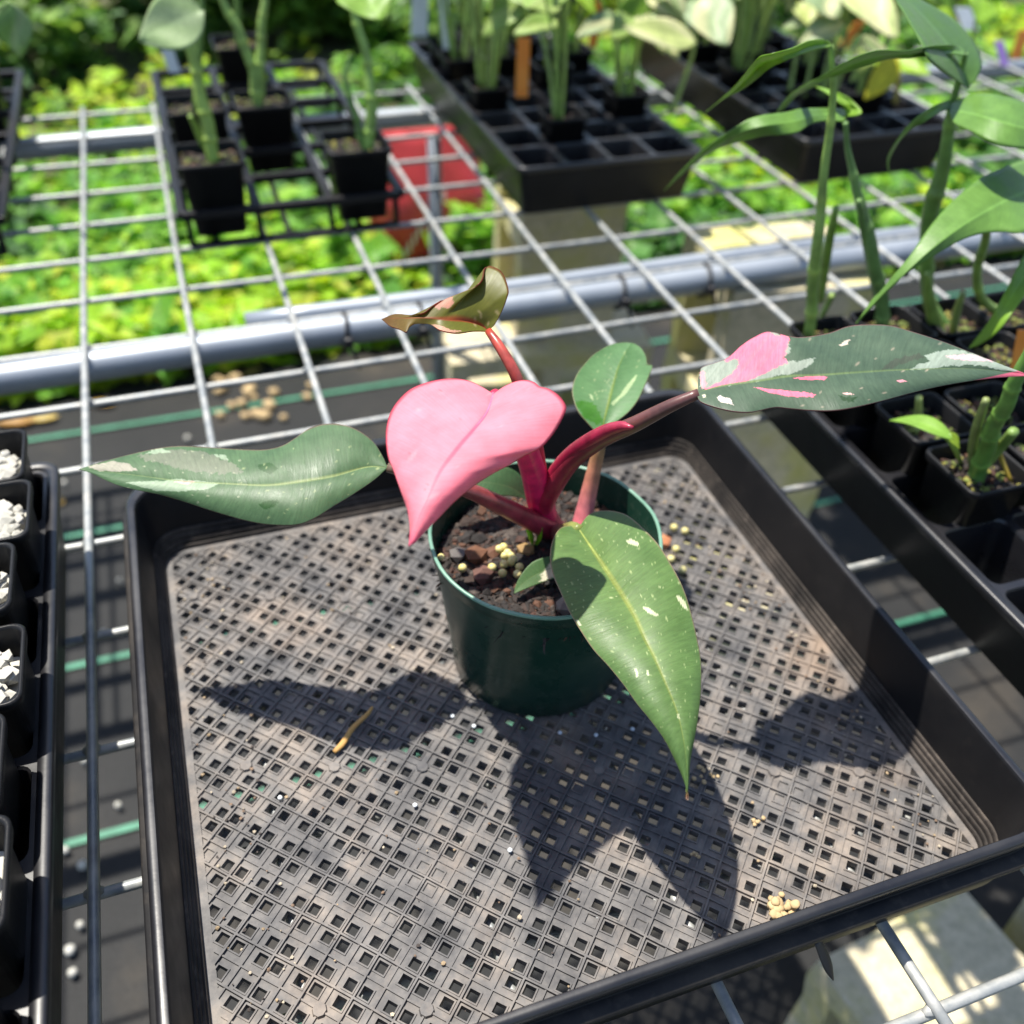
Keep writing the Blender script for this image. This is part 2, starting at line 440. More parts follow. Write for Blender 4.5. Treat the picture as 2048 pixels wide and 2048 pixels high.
def pebble(name, p, r, mat, sub=1, sq=1.0, jit=.12):
    bm = bmesh.new(); bmesh.ops.create_icosphere(bm, subdivisions=sub, radius=r*CELL)
    for q in bm.verts:
        q.co *= 1+random.uniform(-jit, jit); q.co.z *= sq
        q.co += V(*p)
    vf = ([q.co.copy() for q in bm.verts], [tuple(x.index for x in f_.verts) for f_ in bm.faces]); bm.free()
    return vf
litter = [(208, 1265), (236, 1610), (165, 1730), (160, 1850), (145, 1945), (130, 1700), (238, 1160), (128, 965), (140, 1900), (375, 876), (170, 1520), (120, 1480)]
for u, v in litter:
    p = un(u, v, -GH+.1)
    o = obj('perlite_bead', pebble('b', p, random.uniform(.035, .07), 0, 2), MAT['white'])
    tag(o, 'small white perlite bead dropped on the dark weed mat', 'bead', 'perlite beads on the weed mat')
for k in range(22):
    p = un(random.uniform(430, 640), random.uniform(755, 835), -GH+.08)
    o = obj('gravel_stone', pebble('b', p, random.uniform(.07, .15), 0, 1, .7, .2), MAT['dust'])
    tag(o, 'pale tan pebble scattered beside the green mat stripe', 'pebble', 'tan pebbles on the weed mat')

# ------------------------------------------------------------------ concrete block supports
def chew(vf_fn): return vf_fn
def block(name, label, b, n, h_top, rot, orient, parent=None, cores=True, seed=0):
    """hollow block 3.85 x 1.88 x 1.88 cells; orient 'up' stands on end with its cores open sideways, 'flat' has cores open upward"""
    Lb, W = 3.85, 1.88
    bm = bmesh.new()
    # section across the cores: outer rectangle Lb x W with two square openings, extruded by W
    xs = [-Lb/2, -Lb/2+.34, -.17, .17, Lb/2-.34, Lb/2]; ys = [-W/2, -W/2+.33, W/2-.33, W/2]
    zs = np.linspace(-W/2, W/2, 7)
    vd = {}
    def vert(i, j, k):
        if (i, j, k) not in vd: vd[i, j, k] = bm.verts.new((xs[i], ys[j], zs[k]))
        return vd[i, j, k]
    solid = {(i, j): not (j == 1 and i in (1, 3)) for i in range(5) for j in range(3)}
    for (i, j), s_ in solid.items():
        if not s_: continue
        for k in (0, 6):
            q = [vert(i, j, k), vert(i+1, j, k), vert(i+1, j+1, k), vert(i, j+1, k)]
            bm.faces.new(q if k else q[::-1])
        for di, dj, e in ((-1, 0, ((i, j+1), (i, j))), (1, 0, ((i+1, j), (i+1, j+1))), (0, -1, ((i, j), (i+1, j))), (0, 1, ((i+1, j+1), (i, j+1)))):
            if solid.get((i+di, j+dj), False): continue
            for k in range(6):
                bm.faces.new((vert(*e[0], k), vert(*e[1], k), vert(*e[1], k+1), vert(*e[0], k+1)))
    bmesh.ops.bevel(bm, geom=[e for e in bm.edges if len(e.link_faces) == 2 and e.calc_face_angle() > .7], offset=.07, segments=2, affect='EDGES', profile=.5)
    bmesh.ops.subdivide_edges(bm, edges=[e for e in bm.edges if e.calc_length() > .5], cuts=2, use_grid_fill=True)
    rs = random.Random(seed)
    for q in bm.verts:
        q.co += Vector((rs.gauss(0, .014), rs.gauss(0, .014), rs.gauss(0, .014)))
    if orient == 'up': M = Matrix(((0, 0, 1), (0, 1, 0), (1, 0, 0)))     # length upright, cores along b
    elif orient == 'side': M = Matrix(((0, 0, 1), (1, 0, 0), (0, 1, 0)))   # length along n, cores along b, solid top
    else: M = Matrix(((0, 1, 0), (1, 0, 0), (0, 0, 1)))                   # length along n, cores upright
    hz = Lb/2 if orient == 'up' else W/2
    Rz = Matrix.Rotation(math.radians(rot), 3, 'Z')
    bmesh.ops.recalc_face_normals(bm, faces=bm.faces)
    out = []
    for q in bm.verts:
        p = Rz @ (M @ q.co); out.append(V(b+p.x, n-p.y, h_top-hz+p.z))
    bm.verts.index_update()
    vf = (out, [tuple(x.index for x in f_.verts) for f_ in bm.faces]); bm.free()
    o = obj(name, vf, MAT['concrete'], smooth=False)
    # make every face look outward again after the axis swaps
    b2 = bmesh.new(); b2.from_mesh(o.data); bmesh.ops.recalc_face_normals(b2, faces=b2.faces); b2.to_mesh(o.data); b2.free()
    tag(o, label, 'block', 'concrete blocks holding up the bench')
    return o
PB = -.035-.32        # underside of the bench pipes
block('concrete_block', 'upright hollow concrete block holding the pipe behind the variegated leaf', 8.22, -2.5, PB, -10, 'up', seed=1)
block('concrete_block', 'mossy concrete block lying flat under the upright block beside the potted tray', 8.05, -1.9, PB-3.86, -8, 'side', seed=2)
block('concrete_block', 'upright hollow concrete block under the far pipe below the cell tray', 7.55, -8.3, PB, -4, 'up', seed=3)
block('concrete_block', 'mossy flat concrete block at the foot of the far upright block', 7.15, -7.75, PB-3.86, 84, 'side', seed=4)
block('concrete_block', 'sunlit concrete block lying on the mat below the front corner of the mesh tray', 6.75, 6.0, -GH+1.89, 7, 'side', seed=5)
block('concrete_block', 'concrete block with open cores lying next to the sunlit block on the mat', 9.0, 6.2, -GH+1.89, 3, 'flat', seed=7)
block('concrete_block', 'upright hollow concrete block holding the bench end behind the lattice trays', -9.0, -2.2, PB, 6, 'up', seed=9)
block('concrete_block', 'flat concrete block at the foot of the bench end', -9.0, -2.2, PB-3.86, 86, 'flat', seed=10)
block('concrete_block', 'upright concrete block under the far right end of the bench', 15.5, -2.4, PB, -5, 'up', seed=11)
block('concrete_block', 'flat concrete block under the far right end of the bench', 15.5, -2.4, PB-3.86, 85, 'flat', seed=12)

# ------------------------------------------------------------------ bench: pipes, wire panel
def pipe(name, label, n, r, b0, b1, h, mat='pipe'):
    P = [(b, n, h+.01*math.sin(b)) for b in np.linspace(b0, b1, 24)]
    v, f = tube(P, r, 20)
    return tag(obj(name, (v, f), MAT[mat]), label, 'pipe', 'pipes under the wire bench')
pipe('bench_pipe', 'thick galvanised pipe running under the wire bench behind the pink leaf', -1.87, .155, -12, 17, -.035-.16)
pipe('bench_pipe', 'thinner galvanised pipe strapped behind the thick bench pipe', -2.2, .10, 1.55, 17, -.035-.105)
pipe('bench_pipe', 'galvanised pipe crossing under the far lattice tray and cell trays', -8.0, .155, -12, 17, -.035-.16)
pipe('bench_pipe', 'galvanised pipe under the mesh tray and its stacked blocks', 6.35, .155, -12, 17, -.035-.16)
v, f = tube([(5.1, -7.7, -.4), (5.1, -7.7, -3), (5.1, -7.72, -GH-.1)], .11, 16)
tag(obj('support_post', (v, f), MAT['pipe']), 'upright galvanised post below the cell tray beside the red sack', 'post')
panel = thing('wire_bench_panel', 'galvanised welded wire panel with square openings carrying the trays', 'wire panel', V(0, 0, 0))
SY = .9723; WR = .033
for i in range(-9, 17):
    w0 = rng.normal(0, .012, 20)
    P = [(i+.012*math.sin(n*.6+i), n, .012*math.sin(n*.4+i*1.7)) for n in np.linspace(-8.9, 5.97, 60)]
    obj('wire', tube(P, WR, 8), MAT['galv'], panel)
for j in range(-9, 7):
    P = [(b, j*SY+.012*math.sin(b*.7+j), -.055+.012*math.sin(b*.5+j*1.3)) for b in np.linspace(-9.4, 16.4, 70)]
    welds = [tube([(q-.05, j*SY+.012*math.sin(q*.7+j), -.03), (q, j*SY+.012*math.sin(q*.7+j), -.026), (q+.05, j*SY+.012*math.sin(q*.7+j), -.03)], [.018, .047+.008*math.sin(q*3+j), .018], 7) for q in range(-9, 17)]
    obj('wire', join([tube(P, WR, 8)]+welds), MAT['galv'], panel)
def tie(u, v, n, r, h, label):
    b = un(u, v, h)[0]
    P = [(b+.03*math.sin(a), n+(r+.02)*math.cos(a), h+(r+.02)*math.sin(a)) for a in np.linspace(0, 2*math.pi, 25)[:-1]]
    P.append(P[0])
    t = thing('cable_tie', label, 'cable tie', V(b, n, h), 'cable ties round the bench pipe')
    obj('band', tube(P, .022, 6), MAT['tie'], t)
    obj('tail', tube([(b+.03, n+r+.02, h-.02), (b+.05, n+r+.09, h-.14), (b+.09, n+r+.12, h-.32)], [.022, .02, .012], 6, 8), MAT['tie'], t)
    obj('clasp', box(b-.03, b+.05, n+r+.0, n+r+.09, h-.07, h+.03), MAT['tie'], t, bevel=.001)
PL = -.035-.16
for k, (u, v) in enumerate(((683, 650), (828, 625), (1232, 580), (1405, 560))):
    tie(u, v, -1.87, .165, PL, ('black cable tie on the pipe left of the bronze leaf', 'black cable tie round the pipe beneath the bronze leaf tip',
        'black cable tie on the pipe above the round green leaf', 'black cable tie on the pipe beside the upright concrete block')[k])
ct = thing('cable_tie', 'dark tapered strip hanging below the front rim of the mesh tray', 'cable tie', V(*un(1652, 1925, .05)), 'cable ties round the bench pipe')
obj('tail', tube([un(1634, 1880, .22), un(1648, 1912, .12), un(1658, 1935, .05), un(1667, 1960, -.02)], [.03, .04, .036, .006], 8, 14, flat=.3), MAT['tie'], ct)  # dark pointed strip, built like a tie tail

# ------------------------------------------------------------------ red sack under the bench
t = thing('red_sack', 'crumpled red plastic sack standing among weeds below the bench', 'sack', V(6.6, -14.3, -GH))
rings = []
rs = random.Random(3)
for i, s in enumerate(np.linspace(0, 1, 14)):
    rg = []
    for j in range(40):
        a = 2*math.pi*j/40
        pw = 1/(abs(math.cos(a))**4+abs(math.sin(a))**4)**.25
        sx = 1.4*(1-.12*s); sy = .95*(1-.8*max(0, s-.55)/.45)
        wr = 1+.05*math.sin(5*a+7*s)+.04*math.sin(9*a-11*s)+rs.uniform(-.015, .015)
        rg.append((6.6+sx*pw*wr*math.cos(a)+.15*math.sin(s*5), -14.3+sy*pw*wr*math.sin(a), -GH+3.6*s+.14*math.sin(3*a)*s))
    rings.append(rg)
obj('sack_body', loft(rings, True, True), MAT['red'], t)
for k in range(9):
    x_ = 5.8+k*.12; z_ = -GH+.9+k*.16
    obj('faded_print', box(x_, x_+.05, -13.30+.02*abs(k-4), -13.27+.02*abs(k-4), z_, z_+.22), MAT['tagwhite'], t, False)
for (b_, n_, r_, h_, lab_) in ((7.3, -12.7, .9, 2.0, 'leafy weed clump growing in front of the red sack'), (4.7, -13.4, 1.0, 1.6, 'leafy weed clump growing beside the red sack'), (9.6, -14.6, 1.5, 2.4, 'leafy weed clump between red sack and far block')):
    shrub(b_, n_, r_, h_, lab_, MIDG, 170, (.35, .8))

# ------------------------------------------------------------------ mesh-floored tray
TB, TN, HX, HY = 2.665, 3.345, 2.115, 1.955
FZ = .085
tray = thing('mesh_tray', 'square black plastic tray with a dusty lattice floor full of small square holes', 'tray', V(TB, TN, .04))
def ring_p(off, h, r=.17): return rsq(TB, TN-(off*.32 if off > 0 else 0), HX+off*.85, HY+off*1.08, r+max(off, 0)*.6, h, 8)
prof = [(0, FZ)]
x, h = 0, FZ
for k in range(4):
    prof += [(x, h+.026), (x+.004, h+.034), (x+.017, h+.034)]; x += .017; h += .034
obj('stepped_foot', loft([ring_p(*q) for q in prof]), MAT['foot'], tray, smooth=False)
wp = [(x, h), (x+.012, h+.1), (x+.045, .58), (x+.05, .595), (x+.058, .603)]
obj('inner_wall', loft([ring_p(*q) for q in wp]), MAT['tray'], tray)
e = x+.058
rp = [(e, .603), (e+.025, .607), (e+.05, .603), (e+.062, .592), (e+.064, .575), (e+.062, .545), (e+.052, .535), (e+.03, .53)]
rim = obj('rim', loft([ring_p(*q) for q in rp]), MAT['celltray'], tray)
gp = [(e+.03, .53), (e+.025, .455), (e+.035, .448)]
obj('rim_groove', loft([ring_p(*q) for q in gp]), MAT['tray'], tray)
lp = [(e+.035, .448), (e+.115, .446), (e+.128, .436), (e+.128, .400), (e+.115, .39), (e+.045, .385)]
obj('lower_lip', loft([ring_p(*q) for q in lp]), MAT['lip'], tray)
op = [(e+.045, .385), (e+.03, .2), (e+.005, .06), (-.01, .045), (-.01, FZ-.012)]
obj('outer_wall', loft([ring_p(*q) for q in op]), MAT['tray'], tray)

def lattice():
    Q = .3345/math.sqrt(2)
    cb, cn = .716, 3.411
    # breakpoints over one period (units of Q), height offset of each strip
    ho, hw, fr = .2, .118, .035
    bp = [-.5, -.48, -(ho+hw+fr), -(ho+hw), -(ho-hw), -(ho-hw-fr), -.035, -.022, .022, .035, ho-hw-fr, ho-hw, ho+hw, ho+hw+fr, .48, .5]
    # strips: index -> kind
    def kind(i):
        a = (bp[i]+bp[i+1])/2
        if abs(a) < .022: return 'rib'
        if abs(a) > .48: return 'thin'
        if abs(abs(a)-ho) < hw: return 'hole'
        if hw <= abs(abs(a)-ho) < hw+fr: return 'frame'
        return 'flat'
    nb = len(bp)-1
    K = [kind(i) for i in range(nb)]
    nc = int(4.3/Q)+3
    verts, faces, index = [], [], {}
    rs = random.Random(5)
    gates = []
    for gx, gy in ((1500, 1330), (0, 0)): pass
    closed = set(); nodes = set()
    for px in ((860, 1770), (668, 1262), (1555, 1585)):     # moulding gates: a few closed squares
        p = un(*px, FZ); u0 = ((p[0]-cb)+(p[1]-cn))/math.sqrt(2)/Q; v0 = ((p[0]-cb)-(p[1]-cn))/math.sqrt(2)/Q
        for du, dv in ((0, 0), (.45, 0), (0, .45), (.45, .45)): closed.add((round(2*(u0+du)), round(2*(v0+dv))))
    def hval(k1, k2, ci, cj, i, j):
        z = 0.
        if k1 == 'rib' or k2 == 'rib': z = .016
        elif k1 == 'thin' or k2 == 'thin': z = .009
        elif k1 in ('frame', 'hole') and k2 in ('frame', 'hole'): z = .007
        return z
    def vid(key, x, y, z):
        if key not in index: index[key] = len(verts); verts.append((x, y, z))
        return index[key]
    TH = .03
    s2 = math.sqrt(2)
    for ci in range(-nc*2, nc*2):
        for cj in range(-nc*2, nc*2):
            mx = cb+(ci+cj)*Q/s2; my = cn+(ci-cj)*Q/s2
            if not (TB-HX-.2 < mx < TB+HX+.2 and TN-HY-.2 < my < TN+HY+.2): continue
            wob = rs.uniform(-.003, .003)
            node = (ci*3+cj*7) % 13 == 0
            for i in range(nb):
                for j in range(nb):
                    hole = K[i] == 'hole' and K[j] == 'hole'
                    sgn = (round(2*ci+np.sign(bp[i]+bp[i+1])*.5), round(2*cj+np.sign(bp[j]+bp[j+1])*.5))
                    plugged = hole and (sgn in closed or rs.random() < (.10 if math.sin(mx*2.3+my*1.7)+math.sin(my*3.1-mx*1.2+2) > 1.25 else .015))
                    z0 = FZ+hval(K[i], K[j], ci, cj, i, j)+(0 if K[i] in ('rib', 'thin') or K[j] in ('rib', 'thin') else wob)
                    if plugged: z0 -= .012
                    c4 = []
                    for a, c in ((i, j), (i+1, j), (i+1, j+1), (i, j+1)):
                        uu, vv = (ci+bp[a])*Q, (cj+bp[c])*Q
                        c4.append((cb+(uu+vv)/s2, cn+(uu-vv)/s2))
                    zt = [z0]*4
                    if hole and not plugged:
                        # walls of the hole only
                        base = len(verts)
                        g = .006
                        for (x_, y_) in c4: verts.append((x_, y_, FZ+.008+wob))
                        mx2 = sum(q[0] for q in c4)/4; my2 = sum(q[1] for q in c4)/4
                        for (x_, y_) in c4: verts.append((x_+(mx2-x_)*.10, y_+(my2-y_)*.10, FZ-TH))
                        for q in range(4): faces.append((base+q, base+(q+1) % 4, base+4+(q+1) % 4, base+4+q))
                    else:
                        base = len(verts)
                        for (x_, y_), z_ in zip(c4, zt): verts.append((x_, y_, z_))
                        faces.append((base, base+1, base+2, base+3))
                        # little risers down to the plate so that ribs and frames have flanks
                        if z0 > FZ+.004 or plugged is False and False:
                            for q in range(4):
                                di, dj = ((0, -1), (1, 0), (0, 1), (-1, 0))[q]
                                ii, jj = i+di, j+dj
                                k1 = K[ii % nb]; k2 = K[jj % nb]
                                zn = FZ+hval(k1, k2, 0, 0, 0, 0)
                                if zn < z0-.002 and not (k1 == 'hole' and k2 == 'hole'):
                                    b0 = len(verts); p0, p1 = c4[q], c4[(q+1) % 4]
                                    verts += [(p0[0], p0[1], z0), (p1[0], p1[1], z0), (p1[0], p1[1], FZ-.003), (p0[0], p0[1], FZ-.003)]
                                    faces.append((b0, b0+1, b0+2, b0+3))
            if node:
                b0 = len(verts); cxn = mx+Q/s2*0+Q*.0; 
                px_, py_ = cb+((ci+.5)+(cj+.5))*Q/s2, cn+((ci+.5)-(cj+.5))*Q/s2
                for q in range(8):
                    a = math.pi/8+q*math.pi/4; verts.append((px_+.034*math.cos(a), py_+.034*math.sin(a), FZ+.017))
                for q in range(8):
                    a = math.pi/8+q*math.pi/4; verts.append((px_+.04*math.cos(a), py_+.04*math.sin(a), FZ-.002))
                faces.append(tuple(b0+q for q in range(8)))
                for q in range(8): faces.append((b0+q, b0+8+q, b0+8+(q+1) % 8, b0+(q+1) % 8))
    bm = bmesh.new()
    bv = [bm.verts.new((p[0]+.004*math.sin(p[1]*5+p[0]*3), p[1]+.004*math.sin(p[0]*6-p[1]*2), p[2]+.007*math.sin(p[0]*2.1)*math.cos(p[1]*2.7)+.002*math.sin(p[0]*13+p[1]*11))) for p in verts]
    for q in faces:
        try: bm.faces.new([bv[i] for i in q])
        except ValueError: pass
    lim = .045
    for co, no in (((TB-HX+lim, 0, 0), (-1, 0, 0)), ((TB+HX-lim, 0, 0), (1, 0, 0)), ((0, TN-HY+lim, 0), (0, -1, 0)), ((0, TN+HY-lim, 0), (0, 1, 0))):
        bmesh.ops.bisect_plane(bm, geom=bm.verts[:]+bm.edges[:]+bm.faces[:], plane_co=co, plane_no=no, clear_outer=True)
    bm.verts.index_update()
    vf = ([V(*q.co) for q in bm.verts], [tuple(x.index for x in reversed(f_.verts)) for f_ in bm.faces]); bm.free()
    # plain margin round the lattice
    o_, i_ = .0, .05
    def rect(a, z): return [(TB-HX+a, TN-HY+a, z), (TB+HX-a, TN-HY+a, z), (TB+HX-a, TN+HY-a, z), (TB-HX+a, TN+HY-a, z)]
    mg = loft([rect(-.01, FZ+.004), rect(.047, FZ+.004), rect(.047, FZ-.03), rect(-.01, FZ-.03)])
    return vf, mg
vf, mg = lattice()
fo = obj('lattice_floor', vf, MAT['floor'], tray, smooth=False)
obj('floor_margin', mg, MAT['floor'], tray, smooth=False)

# crumbs, straw and prills lying in the tray
def crumb(px, r, label, n=7):
    parts = []
    for k in range(n):
        p = un(*px, FZ+.03)
        parts.append(pebble('c', (p[0]+random.gauss(0, r*.8), p[1]+random.gauss(0, r*.8), FZ+.025+abs(random.gauss(0, r*.3))), r*random.uniform(.28, .55), 0, 2, .6, .22))
    tag(obj('crumb', join(parts), MAT['dust']), label, 'crumb', 'pale crumbs in the mesh tray')
crumb((1560, 1818), .055, 'large knobbly tan crumb lying against the front rim of the mesh tray', 34)
crumb((1410, 1548), .035, 'tan crumb lying beside the tip of the drooping green leaf', 9)
crumb((1515, 1640), .03, 'small tan crumb on the rusty patch of the mesh floor', 7)
crumb((1392, 1712), .025, 'tan crumb lying in the shadow of the drooping leaf', 6)
gv, gf, gc = [], [], []
for k in range(420):
    x_, y_ = TB+random.uniform(-HX, HX)*.97, TN+random.uniform(-HY, HY)*.97
    if random.random() < .5: x_, y_ = TB+random.choice((-1, 1))*HX*random.uniform(.8, .97), TN+random.uniform(-HY, HY)*.97
    v, f = pebble('g', (x_, y_, FZ+.015), random.uniform(.004, .013), 0, 1, .7, .3)
    b0 = len(gv); gv += v; gf += [tuple(i+b0 for i in q) for q in f]; gc += [random.choice([(.30, .22, .13), (.18, .12, .08), (.40, .34, .25), (.05, .04, .035)])]*len(v)
gr = obj('grit', (gv, gf), MAT['soilbits'], cols=gc, smooth=False); gr['kind'] = 'stuff'; tag(gr, 'fine tan grit scattered over the mesh tray floor', 'grit')
P = [un(668+(744-668)*s+3*math.sin(9*s), 1504-(1504-1414)*s, FZ+.035+.02*math.sin(3*s)) for s in np.linspace(0, 1, 7)]
tag(obj('straw', tube(P, [.014, .02, .018, .018, .016, .015, .008], 7, 20, flat=.5), simple('straw_skin', [(.3, (.36, .20, .06)), (.7, (.52, .30, .08))], 60, .7)), 'bent tan straw lying on the mesh floor left of the green pot', 'straw')
p = un(1326, 1085, FZ+.05)
tag(obj('clay_chip', pebble('c', p, .07, 0, 1, .8, .2), MAT['terracotta'], smooth=False), 'orange clay chip on the mesh floor at the right of the green pot', 'chip')
for u, v in ((1348, 1055), (1370, 1062), (1352, 1098), (1342, 1118), (1365, 1140)):
    tag(obj('fertilizer_prill', pebble('c', un(u, v, FZ+.04), .03, 0, 2, 1, .03), MAT['prill']), 'yellow fertilizer prill spilled on the mesh floor beside the green pot', 'prill', 'prills spilled on the tray floor')
for u, v in ((905, 1432), (948, 1452), (1192, 1470), (1265, 1458), (830, 1610), (1120, 1465), (1020, 1700), (560, 1595)):
    tag(obj('water_drop', pebble('c', un(u, v, FZ+.025), .014, 0, 2, .6, .02), MAT['tagwhite']), 'tiny bright water drop on the mesh floor around the green pot', 'drop', 'water drops on the tray floor')

# ------------------------------------------------------------------ green pot and its soil
PBc, PNc = 2.84, 3.10
pot = thing('green_pot', 'round dark green plastic nursery pot standing on the mesh tray floor', 'pot', V(PBc, PNc, FZ))
zb, zr = FZ+.02, 1.2
K_ = 72
def pc(r, h): return [(PBc+(x_-PBc)*(1+.006*math.sin(3*q)+.003*math.sin(11*q+1)), PNc+(y_-PNc)*(1+.006*math.sin(3*q)+.003*math.sin(11*q+1)), z_+(.006*math.sin(2*q+1)+.003*math.sin(9*q) if z_ > .9 else 0)) for q, (x_, y_, z_) in ((2*math.pi*k_/K_, p_) for k_, p_ in enumerate(circ(PBc, PNc, r, h, K_)))]
ow = [(.50, zb), (.545, zb+.01), (.56, zb+.03), (.575, zb+.2), (.668, zr-.13), (.672, zr-.11), (.685, zr-.10), (.695, zr-.02)]
obj('wall', loft([pc(*q) for q in ow], close0=True), MAT['greenpot'], pot)
rimr = [(.695, zr-.02), (.698, zr-.006), (.694, zr), (.682, zr+.001), (.676, zr-.008)]
MAT['rimgreen'] = simple('pale_green_rim', [(.3, (.09, .20, .14)), (.7, (.18, .32, .24))], 30, .38)  # rim is a paler green than the pot wall
obj('rim', loft([pc(*q) for q in rimr]), MAT['rimgreen'], pot)
iw = [(.676, zr-.008), (.66, zr-.1), (.575, zb+.25), (.55, zb+.05)]
obj('inner_wall', loft([pc(*q) for q in iw]), MAT['greenpot'], pot)

SOIL = .98
def soil(cb, cn, r, h, count, square=False, sizes=(.02, .07), tint=None, moss=0., fibre=.12):
    V_, F_, C_ = [], [], []
    bed = []
    pal = tint or [(.012, .008, .006), (.018, .011, .008), (.045, .018, .011), (.03, .016, .011), (.055, .042, .034), (.016, .013, .012), (.085, .036, .018), (.012, .009, .008)]
    # bed
    k0 = 40; rg = []
    for q in range(4):
        rr = r*(1-q/4)
        if square: rg.append([(x_, y_, h-.03+random.uniform(-.02, .02)) for x_, y_, _ in rsq(cb, cn, rr, rr, rr*.25, h)])
        else: rg.append([(x_, y_, h-.03+random.uniform(-.03, .03)) for x_, y_, _ in circ(cb, cn, rr, h, k0)])
    v, f = loft(rg, close1=True); V_ += v; F_ += f; C_ += [(.02, .014, .010)]*len(v)
    tmpl = bmesh.new(); bmesh.ops.create_icosphere(tmpl, subdivisions=1, radius=1)
    tv = [q.co.copy() for q in tmpl.verts]; tf = [tuple(x.index for x in f_.verts) for f_ in tmpl.faces]; tmpl.free()
    for k in range(count):
        if square: x_, y_ = cb+random.uniform(-r, r)*.95, cn+random.uniform(-r, r)*.95
        else:
            a = random.uniform(0, 2*math.pi); q = r*math.sqrt(random.random())*.97; x_, y_ = cb+q*math.cos(a), cn+q*math.sin(a)
        s = random.uniform(*sizes)*(1 if random.random() < .85 else 1.5)
        E_ = Matrix.Rotation(random.uniform(0, 6.3), 3, 'Z') @ Matrix.Rotation(random.uniform(-.8, .8), 3, 'X')
        sx, sy, sz = s*random.uniform(.6, 1.6), s*random.uniform(.5, 1), s*random.uniform(.3, .8)
        if random.random() < fibre: sx *= 3.0; sy *= .22; sz *= .35; s *= 1
        b0 = len(V_); c = random.choice(pal)
        if random.random() < moss: c = random.choice([(.10, .13, .02), (.20, .18, .03), (.14, .17, .03)])
        for q in tv:
            p = E_ @ Vector((q.x*sx, q.y*sy, q.z*sz))*random.uniform(.85, 1.12)
            V_.append(V(x_+p.x, y_-p.y, h+p.z+random.uniform(-.001, .001))); C_.append(c)
        F_ += [tuple(i+b0 for i in q) for q in tf]
    return (V_, F_), C_
vf, c = soil(PBc, PNc, .645, SOIL, 2600, sizes=(.008, .042), fibre=.28)
so = obj('potting_soil', vf, MAT['soilbits'], cols=c, smooth=False); so['kind'] = 'stuff'
tag(so, 'dark bark and grit potting mix filling the green pot', 'soil')
for u, v, r, c, lab in ((1050, 1100, .06, (.23, .14, .05), 'tan stone chip on the soil beside the lime seedling'),
                   (965, 1150, .075, (.12, .055, .04), 'reddish stone chip on the soil near the pot rim'),
                   (950, 1112, .075, (.11, .045, .02), 'brown bark chunk on the soil under the pink leaf tip'),
                   (915, 1108, .06, (.10, .09, .085), 'grey pumice lump on the soil near the pot wall'),
                   (1128, 1212, .07, (.22, .20, .17), 'pale grey stone on the soil beneath the drooping leaf')):
    vf = pebble('c', un(u, v, SOIL+.03), r, 0, 1, .7, .25)
    tag(obj('stone_chip', vf, MAT['soilbits'], smooth=False, cols=np.tile(c, (len(vf[0]), 1))), lab, 'stone', 'stone chips on the potting soil')
for u, v in ((925, 1136), (984, 1135), (1008, 1128), (1010, 1112), (1021, 1112), (1022, 1124), (1005, 1146), (1035, 1148), (999, 1098), (1007, 1094), (1039, 1134), (1015, 1106), (1026, 1118)):
    tag(obj('fertilizer_prill', pebble('c', un(u, v, SOIL+.06), .027, 0, 2, 1, .03), MAT['prill']), 'round yellow fertilizer prill lying on the dark soil in the green pot', 'prill', 'prills on the potting soil')
tag(obj('fertilizer_prill', pebble('c', un(882, 1114, 1.15), .022, 0, 2, 1, .03), MAT['prill']), 'single yellow prill stuck to the inside of the green pot rim', 'prill')

